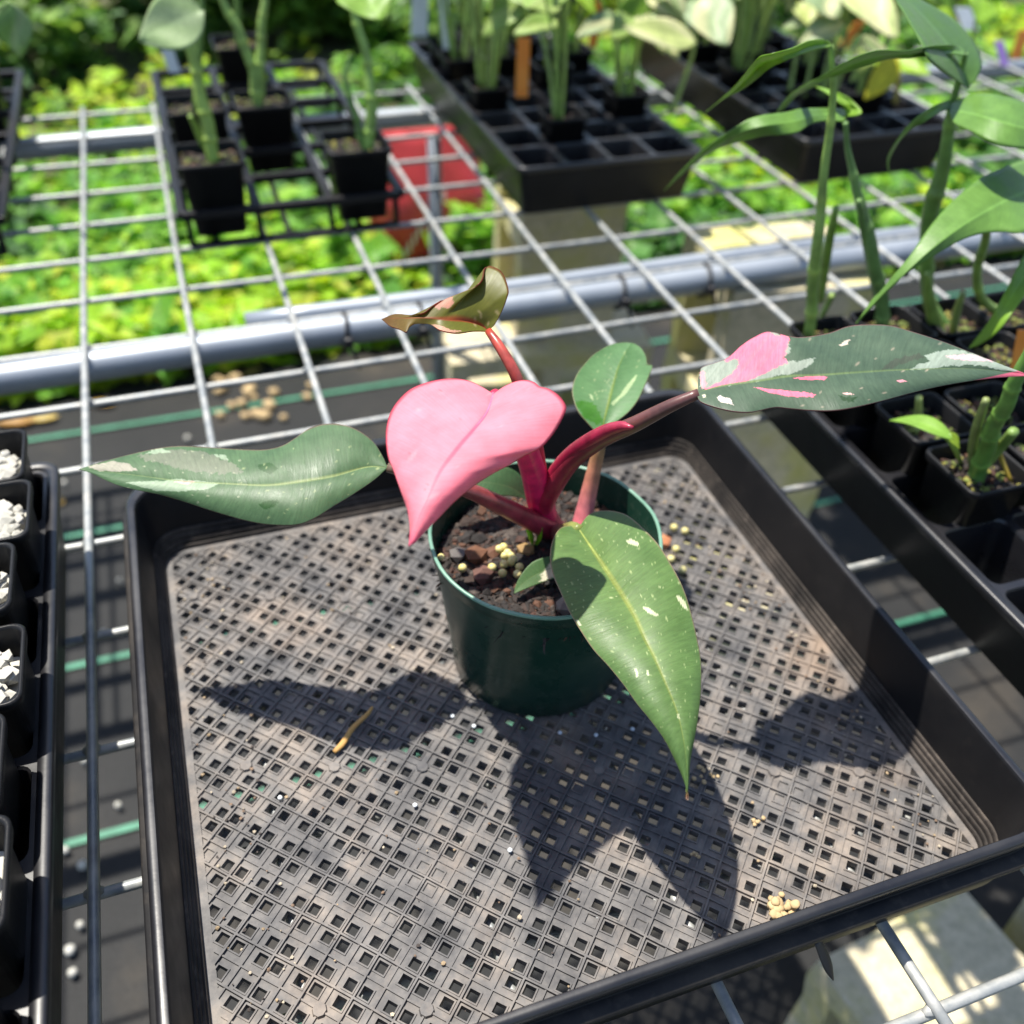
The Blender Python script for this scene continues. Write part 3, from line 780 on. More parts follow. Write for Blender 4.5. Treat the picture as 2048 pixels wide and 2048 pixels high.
# ------------------------------------------------------------------ the philodendron
def inpoly(P, poly):
    poly = np.asarray(poly, float); x, y = P[:, 0], P[:, 1]; r = np.zeros(len(P), bool); j = len(poly)-1
    for i in range(len(poly)):
        xi, yi = poly[i]; xj, yj = poly[j]
        c = ((yi > y) != (yj > y)) & (x < (xj-xi)*(y-yi)/(yj-yi+1e-9)+xi); r ^= c; j = i
    return r
def interp(a, t):
    if np.isscalar(a): return np.full(len(t), a)
    a = np.asarray(a, float); x = np.linspace(0, 1, len(a)); q = smoothline(np.c_[x*50, a], 200)
    return np.interp(t, q[:, 0]/50, q[:, 1])
def leaf(parent, Lp, Mp, Rp, hm, hl, hr, colfn, mat, nt=120, ns=26, camber=.0, name='leaf', edge=None, thick=.0007, wave=.0, rib=None):
    """leaf blade from its outline: Lp, Mp, Rp run base to tip; hm heights along the midrib, hl/hr edge heights relative to it"""
    Lp, Mp, Rp = smoothline(Lp, nt+1), smoothline(Mp, nt+1), smoothline(Rp, nt+1)
    t = np.linspace(0, 1, nt+1); hmid = interp(hm, t); el = np.linalg.norm(Lp-Mp, axis=1)*float(hl[3:]) if isinstance(hl, str) else interp(hl, t); er = interp(hr, t)
    ss = np.r_[-np.linspace(1, 0, ns+1)**1.25, (np.linspace(0, 1, ns+1)**1.25)[1:]]
    V_, UV, PX = [], [], []
    for i in range(nt+1):
        for s in ss:
            a = abs(s); E_, eh = (Lp, el) if s < 0 else (Rp, er)
            px = Mp[i]+(E_[i]-Mp[i])*a
            hh = hmid[i]+eh[i]*a+camber*4*a*(1-a)*math.sin(math.pi*min(1, t[i]*1.02))**.6
            hh += wave*a*a*math.sin(t[i]*17+s*2)*math.sin(math.pi*t[i])
            q = un(px[0], px[1], hh); V_.append(V(*q)); UV.append((.5+.5*s, t[i])); PX.append(px)
    m = len(ss); F_ = [(i*m+j, i*m+j+1, (i+1)*m+j+1, (i+1)*m+j) for i in range(nt) for j in range(m-1)]
    # face upward
    a, b, c_ = V_[F_[len(F_)//2+m//4][0]], V_[F_[len(F_)//2+m//4][1]], V_[F_[len(F_)//2+m//4][2]]
    if (b-a).cross(c_-a).z < 0: F_ = [q[::-1] for q in F_]
    PX = np.array(PX); UV = np.array(UV)
    C_ = colfn(PX, UV)
    if edge is not None:
        k = np.clip((np.abs(UV[:, 0]-.5)*2-.975)/.02, 0, 1)[:, None]; C_ = C_*(1-k)+np.array(edge)*k
    o = obj(name, (V_, F_), mat, parent, cols=C_, uvs=UV, solid=thick)
    if rib is not None:
        Q = [un(Mp[i][0], Mp[i][1], hmid[i]-.010) for i in range(0, int(nt*.93), 4)]
        v, f = tube(Q, np.linspace(.013, .004, len(Q)), 8)
        obj('midrib', (v, f), MAT['petiole'], o, cols=np.tile(rib, (len(v), 1)))
    return o
def specks(PX, C, seed, n, box_, col, size=(1, 4), ang=60, stretch=2.2):
    r = np.random.default_rng(seed)
    for k in range(n):
        u, v = r.uniform(box_[0], box_[2]), r.uniform(box_[1], box_[3]); s = r.uniform(*size)**1.0*(1 if r.random() < .85 else 1.7)
        a = math.radians(ang+r.normal(0, 18)); d = PX-np.array([u, v])
        e = np.abs(d[:, 0]*math.cos(a)+d[:, 1]*math.sin(a))/stretch, np.abs(-d[:, 0]*math.sin(a)+d[:, 1]*math.cos(a))
        k_ = np.clip(1.6-np.hypot(*e)/s, 0, 1)[:, None]*.85
        C = C*(1-k_)+np.array(col)*k_
    return C
def patch(PX, C, poly, col, jag=2.5, seed=0, soft=0):
    r = np.random.default_rng(seed); tb = r.normal(0, .6, 512)
    def n1(a): return np.interp(np.mod(a, 511), np.arange(512), tb)
    x, y = PX[:, 0], PX[:, 1]
    Q = PX+np.stack([jag*(n1(y*.22+x*.10+90)+.6*n1(y*.55+x*.3)), jag*(.8*n1(x*.16+y*.12+200)+.6*n1(x*.5+y*.35+300))], 1)
    k = (inpoly(Q, poly)*np.clip(.92+.12*n1(x*.5+y*.4+50), .6, 1))[:, None]
    return C*(1-k)+np.array(col)*k
def midrib(UV, C, col, w=.03, fade=1.0):
    k = np.clip(1.5-np.abs(UV[:, 0]-.5)*2/(w*(1.15-UV[:, 1])+.004), 0, 1)[:, None]*(1-.6*UV[:, 1:2])*fade
    return C*(1-k)+np.array(col)*k
philo = thing('philodendron', 'young philodendron with pink and green variegated leaves on red stalks in green pot', 'plant', V(2.95, 2.9, SOIL))
GRN = (.074, .138, .060); GRY = (.10, .17, .085); PINK = (.80, .17, .27); WHT = (.31, .39, .27)

# pink heart leaf
def c1(PX, UV):
    C = np.tile((.90, .27, .345), (len(PX), 1))
    l = np.abs(UV[:, 0:1]-.5)*2
    C = C*(1+.02*np.sin(UV[:, 1:2]*40-l*9))
    k = np.clip(.5-UV[:, 1:2], 0, 1)*.25; C = C*(1-k)+np.array((.94, .36, .42))*k
    C = specks(PX, C, 91, 16, (790, 770, 1100, 1020), (.55, .12, .16), (.4, .9), 30, 2.5)
    C = specks(PX, C, 92, 12, (790, 770, 1100, 1020), (.92, .36, .42), (.8, 2.0), -30, 4)
    C = midrib(UV, C, (.66, .07, .16), .030, .9)
    k = np.clip((UV[:, 1:2]-.9)*9, 0, 1)*.8; C = C*(1-k)+np.array((.62, .04, .14))*k
    return C
leaf(philo, [(987, 788), (963, 773), (933, 760), (897, 757), (860, 763), (823, 777), (797, 800), (780, 827), (772, 860), (772, 890), (777, 920), (787, 944), (800, 980), (812, 1013), (818, 1040), (819, 1067), (817, 1092)],
     [(987, 788), (973, 827), (947, 860), (923, 887), (907, 907), (887, 933), (873, 957), (853, 1003), (840, 1030), (823, 1080), (817, 1092)],
     [(987, 788), (997, 780), (1013, 770), (1033, 762), (1053, 760), (1070, 765), (1080, 773), (1097, 777), (1117, 790), (1130, 807), (1132, 820), (1120, 847), (1103, 873), (1080, 897), (1047, 913), (1020, 930), (987, 947), (947, 973), (910, 1003), (877, 1037), (847, 1067), (830, 1085), (817, 1092)],
     [2.42, 2.45, 2.44, 2.38, 2.27], [0, -.02, -.09, -.08, -.04, 0], [0, .02, -.05, -.07, -.04, 0], c1, MAT['pinkleaf'], camber=.025, edge=(.55, .05, .10), rib=(.80, .14, .24))

# bronze leaf
BR = (.20, .205, .035)
def c2(PX, UV):
    C = np.tile(BR, (len(PX), 1))
    k = np.clip((900-PX[:, 0:1])/140, 0, 1)*.75; C = C*(1-k)+np.array((.20, .055, .02))*k
    C = patch(PX, C, [(866, 610), (876, 596), (905, 592), (908, 606), (895, 618), (884, 613), (878, 620)], (.72, .38, .28), 1.5, 2)
    C = patch(PX, C, [(862, 648), (880, 651), (900, 659), (925, 662), (900, 668), (872, 660)], (.75, .45, .33), 1, 3)
    C = specks(PX, C, 4, 8, (920, 600, 1000, 650), (.5, .42, .2), (1.2, 2.2), 80)
    return midrib(UV, C, (.42, .07, .03), .09)
leaf(philo, [(977, 662), (990, 647), (1005, 620), (1015, 593), (1017, 580), (1012, 560), (1003, 543), (990, 535), (977, 532), (970, 540), (967, 557), (957, 570), (927, 583), (893, 597), (867, 613), (847, 628), (823, 630), (790, 628), (763, 638)],
     [(977, 662), (960, 650), (930, 642), (895, 640), (860, 637), (830, 636), (795, 636), (763, 638)],
     [(977, 662), (947, 662), (913, 666), (880, 660), (860, 649), (833, 648), (820, 654), (812, 664), (797, 658), (780, 652), (763, 638)],
     [2.42, 2.47, 2.5, 2.5, 2.47, 2.42], 'px:0.0012', [0, -.01, -.02, -.03, -.03, 0], c2, MAT['bronzeleaf'], camber=.0, edge=(.22, .05, .03), rib=(.40, .08, .03))

# left green leaf
def c3(PX, UV):
    C = np.tile(GRN, (len(PX), 1))
    k = np.clip(.35-UV[:, 1:2], 0, 1)*.7; C = C*(1-k)+np.array(GRY)*k
    C = patch(PX, C, [(250, 965), (300, 962), (360, 958), (400, 962), (440, 966), (415, 978), (375, 982), (330, 983), (285, 975)], WHT, 1.5, 5)
    C = patch(PX, C, [(345, 964), (365, 961), (392, 963), (375, 969)], (.72, .42, .42), 1, 6)
    C = patch(PX, C, [(175, 934), (220, 922), (255, 926), (276, 940), (240, 943), (200, 942)], (.38, .35, .28), 1.5, 7)
    C = patch(PX, C, [(270, 912), (330, 900), (400, 900), (460, 925), (490, 945), (430, 950), (350, 935)], (.17, .19, .13), 4, 8)
    C = patch(PX, C, [(290, 905), (320, 896), (345, 904), (315, 908)], WHT, 1.5, 9)
    C = patch(PX, C, [(428, 908), (450, 910), (458, 920), (440, 918)], WHT, 1, 10)
    C = patch(PX, C, [(515, 930), (540, 925), (557, 937), (540, 948), (520, 940)], (.02, .075, .012), 1, 11)
    C = patch(PX, C, [(515, 1010), (535, 1000), (560, 1000), (548, 1014), (530, 1019)], (.02, .075, .012), 1, 12)
    C = specks(PX, C, 21, 34, (480, 860, 760, 1040), (.30, .36, .17), (.6, 1.3), -45, 2.6)
    C = specks(PX, C, 22, 30, (200, 900, 480, 1010), (.40, .42, .28), (.6, 1.2), -20, 2)
    return midrib(UV, C, (.24, .30, .11), .03)
leaf(philo, [(775, 935), (766, 914), (747, 884), (717, 861), (688, 850), (649, 848), (615, 859), (590, 876), (565, 891), (531, 899), (488, 899), (424, 895), (361, 892), (314, 897), (255, 910), (200, 925), (158, 938)],
     [(775, 935), (733, 934), (667, 952), (600, 963), (533, 970), (450, 967), (367, 963), (267, 950), (200, 942), (158, 938)],
     [(775, 935), (766, 944), (744, 963), (700, 993), (667, 1013), (633, 1035), (594, 1050), (540, 1050), (493, 1042), (433, 1025), (333, 993), (243, 973), (183, 947), (158, 938)],
     [1.72, 1.74, 1.73, 1.70, 1.66, 1.62], [0, .07, .05, .02, .03, .02, 0], [0, -.08, -.12, -.08, -.03, 0], c3, MAT['leaf'], nt=260, ns=44, camber=.02, edge=(.20, .12, .09), rib=(.24, .30, .11))

# right variegated leaf
def c4(PX, UV):
    C = np.tile((.066, .106, .064), (len(PX), 1))
    C = patch(PX, C, [(1402, 780), (1398, 740), (1420, 727), (1452, 716), (1482, 688), (1510, 668), (1540, 658), (1556, 666), (1580, 676), (1578, 700), (1566, 714), (1572, 724), (1634, 716), (1628, 724), (1600, 742), (1560, 752), (1520, 760), (1460, 770)], (.30, .34, .28), 3, 31)
    C = patch(PX, C, [(1404, 778), (1440, 764), (1466, 748), (1478, 730), (1474, 716), (1450, 722), (1455, 712), (1482, 688), (1510, 668), (1537, 660), (1550, 672), (1562, 668), (1580, 677), (1576, 700), (1566, 716), (1575, 728), (1545, 738), (1500, 760), (1440, 772)], PINK, 3, 32)
    C = patch(PX, C, [(1402, 778), (1399, 748), (1407, 740), (1412, 770)], (.70, .30, .34), 2, 33)
    C = patch(PX, C, [(1506, 774), (1540, 778), (1600, 783), (1632, 788), (1625, 794), (1580, 793), (1540, 786)], PINK, 1, 34)
    C = patch(PX, C, [(1584, 756), (1620, 752), (1655, 753), (1648, 760), (1610, 760)], PINK, 1, 35)
    C = patch(PX, C, [(1432, 797), (1440, 791), (1460, 797), (1466, 809), (1448, 806)], (.72, .62, .56), 2, 36)
    C = patch(PX, C, [(1404, 790), (1410, 788), (1412, 794), (1406, 796)], (.6, .55, .42), .5, 37)
    C = patch(PX, C, [(1820, 740), (1840, 728), (1862, 722), (1850, 712), (1862, 706), (1900, 698), (1950, 706), (1990, 722), (2048, 745), (2030, 746), (1980, 734), (1930, 729), (1880, 735)], (.33, .39, .32), 2, 38)
    C = patch(PX, C, [(1890, 712), (1940, 708), (1990, 724), (1950, 722), (1905, 718)], (.72, .46, .50), 2, 39)
    C = patch(PX, C, [(1678, 690), (1690, 681), (1700, 679), (1695, 688), (1682, 693)], (.62, .5, .42), .6, 40)
    C = patch(PX, C, [(1793, 761), (1806, 759), (1814, 762), (1800, 765)], (.75, .3, .35), .6, 41)
    C = patch(PX, C, [(1684, 786), (1700, 785), (1708, 789), (1692, 790)], (.72, .42, .40), .6, 42)
    C = patch(PX, C, [(1675, 790), (1700, 794), (1716, 793), (1708, 804), (1690, 803)], (.015, .05, .012), 2, 43)
    C = patch(PX, C, [(1760, 745), (1790, 718), (1840, 708), (1850, 716), (1810, 726)], (.06, .075, .05), 3, 44)
    C = specks(PX, C, 45, 18, (1600, 660, 1960, 815), (.30, .26, .19), (.8, 1.7), -25, 2.6)
    k = np.clip((PX[:, 1:2]-(800-(PX[:, 0:1]-1768)*.22)), 0, 1)*(PX[:, 0:1] > 1780); C = C*(1-k)+np.array((.5, .10, .16))*k
    return midrib(UV, C, (.14, .20, .075), .03)
leaf(philo, [(1396, 784), (1396, 760), (1400, 743), (1407, 733), (1452, 717), (1482, 691), (1508, 674), (1537, 663), (1578, 672), (1608, 674), (1657, 666), (1694, 653), (1731, 649), (1780, 651), (1824, 663), (1880, 681), (1925, 698), (1973, 717), (2048, 746), (2062, 751)],
     [(1396, 784), (1450, 771), (1526, 760), (1582, 752), (1638, 750), (1713, 745), (1824, 739), (1936, 737), (2029, 745), (2062, 751)],
     [(1396, 784), (1395, 793), (1403, 804), (1433, 815), (1470, 823), (1504, 824), (1549, 815), (1578, 817), (1623, 821), (1668, 821), (1713, 814), (1768, 801), (1824, 786), (1880, 773), (1936, 763), (1992, 756), (2062, 751)],
     [2.36, 2.40, 2.41, 2.40, 2.36, 2.30], [0, .03, .05, .01, .05, .03, 0], [0, -.03, -.05, -.02, -.04, -.02, 0], c4, MAT['leaf'], nt=320, ns=50, camber=.015, edge=(.16, .05, .06), rib=(.13, .18, .07))

# round green leaf
def c5(PX, UV):
    C = np.tile((.095, .20, .075), (len(PX), 1))
    C = patch(PX, C, [(1222, 806), (1240, 790), (1255, 768), (1274, 748), (1270, 760), (1254, 785), (1238, 800), (1226, 812)], (.34, .44, .22), .8, 51)
    C = patch(PX, C, [(1150, 806), (1170, 803), (1190, 808), (1200, 822), (1206, 845), (1195, 850), (1175, 838), (1158, 822)], (.045, .17, .010), 3, 52)
    C = patch(PX, C, [(1178, 788), (1184, 790), (1188, 800), (1182, 798)], (.36, .45, .24), .5, 53)
    C = specks(PX, C, 54, 34, (1155, 695, 1285, 800), (.28, .36, .17), (.6, 1.3), -60, 2)
    return midrib(UV, C, (.17, .24, .03), .05)
leaf(philo, [(1205, 861), (1193, 862), (1177, 847), (1157, 823), (1147, 797), (1145, 777), (1153, 750), (1170, 727), (1190, 707), (1220, 690), (1247, 685), (1262, 686)],
     [(1205, 861), (1210, 835), (1217, 807), (1227, 767), (1237, 733), (1250, 706), (1262, 686)],
     [(1205, 861), (1217, 853), (1240, 837), (1260, 820), (1277, 797), (1290, 770), (1300, 747), (1305, 732), (1295, 728), (1292, 713), (1283, 697), (1270, 688), (1262, 686)],
     [1.61, 1.68, 1.73, 1.77, 1.79], [0, .02, .04, .03, 0], [0, .0, .0, -.02, 0], c5, MAT['leaf'], nt=140, ns=44, camber=-.01, edge=(.16, .14, .07), rib=(.17, .24, .03))

# drooping front leaf
def c6(PX, UV):
    C = np.tile((.090, .165, .045), (len(PX), 1))
    k = np.clip((.5-np.abs(UV[:, 0:1]-.5)*2)*1.2, 0, .5)*np.clip(1.1-UV[:, 1:2], 0, 1); C = C*(1-k)+np.array((.13, .21, .055))*k
    for i, pl in enumerate(([(1250, 1082), (1262, 1078), (1278, 1085), (1275, 1092), (1258, 1087)], [(1285, 1214), (1296, 1215), (1318, 1230), (1312, 1232), (1296, 1226)],
                            [(1353, 1190), (1360, 1193), (1372, 1205), (1374, 1220), (1366, 1214), (1357, 1202)], [(1269, 1338), (1274, 1338), (1277, 1352), (1273, 1356)],
                            [(1293, 1340), (1297, 1341), (1299, 1352), (1294, 1350)], [(1153, 1240), (1158, 1240), (1164, 1251), (1159, 1252)], [(1353, 1428), (1358, 1428), (1360, 1438), (1356, 1438)])):
        C = patch(PX, C, pl, (.60, .62, .40), .5, 60+i)
    C = specks(PX, C, 71, 170, (1105, 1040, 1400, 1360), (.34, .42, .18), (.4, .95), 55, 2.2)
    C = specks(PX, C, 73, 40, (1220, 1030, 1385, 1200), (.38, .44, .22), (.4, .9), 20, 2.4)
    C = specks(PX, C, 72, 50, (1220, 1300, 1400, 1500), (.34, .42, .18), (.4, .9), 70, 2.4)
    C = midrib(UV, C, (.22, .26, .055), .045)
    k = np.clip((UV[:, 1:2]-.965)*30, 0, 1); return C*(1-k)+np.array((.25, .05, .04))*k
leaf(philo, [(1157, 1057), (1148, 1053), (1140, 1052), (1123, 1055), (1110, 1070), (1102, 1093), (1100, 1120), (1107, 1153), (1120, 1183), (1138, 1223), (1160, 1260), (1187, 1300), (1217, 1333), (1247, 1370), (1273, 1407), (1300, 1440), (1327, 1477), (1343, 1507), (1362, 1548), (1372, 1578), (1374, 1600)],
     [(1157, 1057), (1167, 1073), (1190, 1107), (1217, 1147), (1243, 1187), (1270, 1233), (1290, 1277), (1310, 1317), (1330, 1363), (1353, 1420), (1366, 1473), (1373, 1530), (1374, 1600)],
     [(1157, 1057), (1163, 1047), (1177, 1030), (1197, 1022), (1227, 1022), (1257, 1032), (1290, 1060), (1320, 1093), (1347, 1137), (1367, 1177), (1380, 1217), (1393, 1270), (1402, 1323), (1402, 1380), (1397, 1430), (1390, 1473), (1381, 1521), (1378, 1564), (1374, 1600)],
     [1.42, 1.50, 1.52, 1.47, 1.36, 1.18], [0, -.03, -.05, -.05, -.03, -.01, 0], [0, .03, .02, .0, -.01, 0, 0], c6, MAT['leaf'], nt=300, ns=60, camber=.02, edge=(.30, .20, .14), rib=(.21, .26, .06))

# small leaf at the soil
def c7(PX, UV):
    C = np.tile((.075, .15, .05), (len(PX), 1))
    C = patch(PX, C, [(1075, 1165), (1085, 1145), (1100, 1128), (1120, 1120), (1120, 1150), (1095, 1160)], (.60, .55, .40), 3, 81)
    return midrib(UV, C, (.14, .2, .06), .03)
leaf(philo, [(1135, 1130), (1115, 1113), (1097, 1113), (1067, 1123), (1047, 1143), (1033, 1167), (1028, 1187)], [(1135, 1130), (1100, 1137), (1065, 1153), (1040, 1172), (1028, 1187)],
     [(1135, 1130), (1125, 1150), (1097, 1160), (1063, 1173), (1045, 1180), (1028, 1187)], [1.12, 1.12, 1.1, 1.06], [0, .05, .03, 0], [0, -.02, -.02, 0], c7, MAT['leaf'], nt=40, ns=12)
# leaf low behind the stalks
def c8(PX, UV): return midrib(UV, np.tile((.055, .12, .045), (len(PX), 1)), (.12, .18, .07), .03)
leaf(philo, [(1060, 1000), (1040, 950), (1000, 930), (960, 930), (920, 950), (890, 975)], [(1060, 1000), (1020, 975), (970, 965), (930, 968), (890, 975)],
     [(1060, 1000), (1030, 993), (990, 990), (950, 985), (890, 975)], [1.1, 1.25, 1.3, 1.28], [0, .05, .05, 0], [0, -.03, -.03, 0], c8, MAT['leaf'], nt=40, ns=12)

def stalk(name, pts, r, cols, sides=14, k=40, parent=None, flat=1.0, mat='petiole'):
    """pts: (u, v, h) pixels with heights; cols: colours from start to end"""
    P = [un(*q) for q in pts]; v, f = tube(P, r, sides, k, flat=flat)
    cc = np.array(cols); t = np.linspace(0, 1, k)
    C = np.stack([np.interp(t, np.linspace(0, 1, len(cc)), cc[:, j]) for j in range(3)], 1)
    return obj(name, (v, f), MAT[mat], parent or philo, cols=np.repeat(C, sides, 0))
CR, DR, MA = (.58, .014, .09), (.20, .016, .035), (.13, .038, .036)
stalk('stem', [(1108, 1062, .95), (1098, 1050, 1.02), (1090, 1030, 1.12), (1084, 1008, 1.24)], [.085, .085, .075, .05], [(.16, .05, .06), (.18, .03, .05), CR])
stalk('petiole', [(1092, 1045, 1.05), (1082, 1005, 1.25), (1066, 940, 1.62), (1040, 870, 2.0), (1010, 815, 2.3), (987, 788, 2.41)], [.075, .085, .075, .06, .045, .03], [CR, (.66, .018, .11), (.66, .018, .11), CR, (.5, .03, .08)])
stalk('petiole', [(1090, 1030, 1.1), (1082, 960, 1.5), (1068, 870, 1.9), (1035, 760, 2.25), (1000, 695, 2.38), (977, 662, 2.42)], [.055, .045, .038, .032, .027, .021], [(.5, .01, .05), (.6, .012, .03), (.5, .02, .05), (.36, .04, .06), (.33, .06, .05), (.36, .05, .03)])
stalk('petiole', [(1106, 1062, 1.0), (1060, 1040, 1.22), (1000, 1010, 1.45), (940, 982, 1.60), (860, 955, 1.69), (775, 935, 1.725)], [.07, .062, .055, .046, .038, .027], [DR, (.30, .03, .055), (.26, .035, .05), (.20, .04, .04), MA, (.13, .08, .05)])
stalk('petiole', [(1085, 1020, 1.18), (1098, 985, 1.42), (1140, 925, 1.70), (1200, 880, 1.95), (1270, 848, 2.14), (1340, 812, 2.28), (1398, 787, 2.36)], [.06, .062, .056, .048, .042, .034, .026], [CR, (.28, .015, .04), DR, (.13, .02, .03), MA, (.09, .035, .03), (.10, .04, .035)])
stalk('sheath', [(1083, 1010, 1.22), (1096, 972, 1.46), (1135, 915, 1.73), (1195, 872, 1.98), (1240, 853, 2.11), (1266, 855, 2.15)], [.045, .05, .045, .042, .03, .008], [CR, (.34, .012, .045), (.25, .012, .04), (.24, .012, .04), (.26, .015, .045), (.3, .02, .05)])
stalk('petiole', [(1160, 1058, 1.0), (1172, 1010, 1.13), (1188, 940, 1.36), (1200, 890, 1.53), (1206, 858, 1.615)], [.06, .055, .045, .036, .026], [(.50, .12, .15), (.52, .16, .17), (.46, .18, .12), (.32, .17, .08), (.24, .18, .06)])
stalk('petiole', [(1108, 1064, 1.0), (1128, 1062, 1.22), (1145, 1055, 1.38), (1159, 1060, 1.425)], [.05, .045, .035, .03], [(.2, .03, .06), (.22, .06, .07), (.20, .16, .06), (.2, .24, .06)])
# lime seedlings
for (a, b_, w_) in (((1066, 1092, SOIL), (1046, 1036, 1.26), .05), ((1070, 1092, SOIL), (1084, 1054, 1.18), .024)):
    A, B = un(*a), un(*b_); s = thing('seedling', 'tiny lime green seedling sprouting from the soil beneath the red stalks' if w_ > .03 else 'thinner lime sprout leaning beside the seedling in the soil', 'seedling', V(*A))
    v, f = tube([A, (A+B)/2+np.array([.01, 0, 0]), B], [.012, w_, .004], 8, 12, flat=.35)
    obj('blade', (v, f), MAT['stem'], s, cols=np.tile((.26, .55, .02), (len(v), 1)))

# ------------------------------------------------------------------ helpers for the other plants
def sleaf(parent, base, tip, width, col, mat='seedleaf', shape='ovate', droop=.12, up=(0, .35, 1), col2=None, name='leaf', fold=.15):
    """free leaf between two points (b,n,h)"""
    A, B = np.asarray(base, float), np.asarray(tip, float); ax = B-A; L = np.linalg.norm(ax); ax = ax/L
    sd = np.cross(ax, np.asarray(up, float)); sd /= np.linalg.norm(sd); nm = np.cross(sd, ax)
    nt_, ns_ = 18, 6; V_, UV, C_ = [], [], []
    for i in range(nt_+1):
        t = i/nt_
        if shape == 'ovate': wd = math.sin(math.pi*t**.75)**.85
        elif shape == 'heart': wd = math.sin(math.pi*min(1, t**.55))**.7
        else: wd = (math.sin(math.pi*t**.8)**.9)
        back = -.12*L*(1-t)**8 if shape == 'heart' else 0
        for j in range(-ns_, ns_+1):
            s = j/ns_
            q = A+ax*(L*t+back*abs(s))+sd*(width/2*wd*s)+nm*(droop*L*(4*t*(1-t))*.5+fold*width*wd*abs(s)*.5+.02*width*math.sin(9*t+3*s))
            V_.append(V(*q)); UV.append((.5+.5*s, t))
            c = np.array(col)
            if col2 is not None:
                k = np.clip(.5+1.1*math.sin(s*3.1+t*5+L*9)+.7*math.sin(t*11+s*7+L*17)-.2, 0, 1); c = c*(1-k)+np.array(col2)*k
            if abs(s) < .1: c = c*1.15+.01
            C_.append(c)
    m = 2*ns_+1; F_ = [(i*m+j, i*m+j+1, (i+1)*m+j+1, (i+1)*m+j) for i in range(nt_) for j in range(m-1)]
    return obj(name, (V_, F_), MAT[mat], parent, cols=C_, uvs=UV, solid=.0006)
def stemtube(parent, P, r, col, k=16, name='stem'):
    if parent.name.startswith('long_leaved'):          # root the stalks in the soil of the low pots, along their sight lines
        C0 = np.array([CC[0], CC[1], -CC[2]]); Q = []
        for q in P:
            q = np.asarray(q, float)
            if q[2] < 1.7: q = C0+(q-C0)*((q[2]-.19*min(1, (1.7-q[2])/.7)-C0[2])/(q[2]-C0[2]))
            Q.append(q)
        P = Q
    if k < 20:
        v, f = tube(P, np.asarray(r)*.82, 9, k); return obj(name, (v, f), MAT['stem'], parent, cols=np.tile(col, (len(v), 1)))
    K2 = 110; Q = smoothline(np.c_[np.asarray(P, float), np.asarray(r)*.78], K2); t_ = np.linspace(0, 1, K2); bulge = np.zeros(K2)
    for c_ in (.10+.05*random.random(), .30+.08*random.random(), .55+.08*random.random(), .8): bulge += np.exp(-((t_-c_)/.012)**2)
    Q[:, 3] *= 1+.17*bulge; Q[:, 0] += .010*np.sin(t_*17+random.random()*6); v, f = tube(Q[:, :3], Q[:, 3], 9)
    cc = np.array(col)*(.85+.25*np.sin(t_*9+1)[:, None]**2)*(1+.5*np.clip(bulge, 0, 1)[:, None]*np.array([1.0, .7, .5]))
    return obj(name, (v, f), MAT['stem'], parent, cols=np.repeat(cc, 9, 0))

# ------------------------------------------------------------------ trays of cells
def cell_tray(label, b0, b1, n0, n1, nb, nn, h):
    t = thing('cell_tray', label, 'tray', V((b0+b1)/2, (n0+n1)/2, .04), 'black propagation trays')
    pb, pn = (b1-b0-.12)/nb, (n1-n0-.12)/nn; parts = []
    for i in range(nb):
        for j in range(nn):
            cb, cn = b0+.06+pb*(i+.5), n0+.06+pn*(j+.5)
            sq = rsq(cb, cn, pb/2, pn/2, .001, h-.012, 4); ha, hb = pb/2-.028, pn/2-.028
            parts.append(loft([sq, rsq(cb, cn, ha, hb, .07, h-.012, 4), rsq(cb, cn, ha-.008, hb-.008, .07, h-.03, 4), rsq(cb, cn, ha-.07, hb-.07, .06, .06, 4)], close1=False))
    obj('cells', join(parts), MAT['celltray'], t, smooth=False)
    mb, mn, wx, wn = (b0+b1)/2, (n0+n1)/2, (b1-b0)/2, (n1-n0)/2
    rr = [(-.065, h-.012), (-.06, h), (-.035, h+.012), (0, h+.012), (.012, h+.004), (.014, h-.05), (.0, h-.06), (-.03, h-.065)]
    obj('rim', loft([rsq(mb, mn, wx+a, wn+a, .13+max(a, -.05), z, 6) for a, z in rr]), MAT['celltray'], t)
    obj('skirt', loft([rsq(mb, mn, wx-.03, wn-.03, .1, h-.065, 6), rsq(mb, mn, wx-.12, wn-.12, .08, .045, 6)]), MAT['tray'], t)
    return t, (lambda i, j: (b0+.06+pb*(i+.5), n0+.06+pn*(j+.5)))
def square_pot(b, n, half, h0, h1, label, group, moss=.0, white=False, fill=.12, count=130):
    t = thing('square_pot', label, 'pot', V(b, n, h0), group)
    r = .07; hb = half*.76
    w_ = [(hb, h0), (half-.03, h1-.07), (half-.005, h1-.06), (half, h1-.01), (half-.006, h1), (half-.02, h1), (half-.025, h1-.02), (half-.05, h1-fill-.06)]
    obj('wall', loft([rsq(b, n, a, a, r, z, 5) for a, z in w_], close0=True), MAT['pot'], t)
    if white:
        v_, f_ = [], []
        parts = [pebble('w', (b+random.uniform(-1, 1)*half*.62, n+random.uniform(-1, 1)*half*.62, h1-fill+random.uniform(-.05, .05)), random.uniform(.03, .062), 0, 1, .85, .22) for _ in range(110)]
        parts.append(loft([rsq(b, n, half-.05, half-.05, r, h1-fill-.05, 5), rsq(b, n, .02, .02, .01, h1-fill-.05, 5)], close1=True))
        s_ = obj('pumice', join(parts), MAT['white'], t, smooth=False)
    else:
        vf, c = soil(b, n, half-.06, h1-fill, count, True, (.012, .035), moss=moss)
        s_ = obj('soil', vf, MAT['soilbits'], t, cols=c, smooth=False)
    s_['kind'] = 'stuff'
    return t
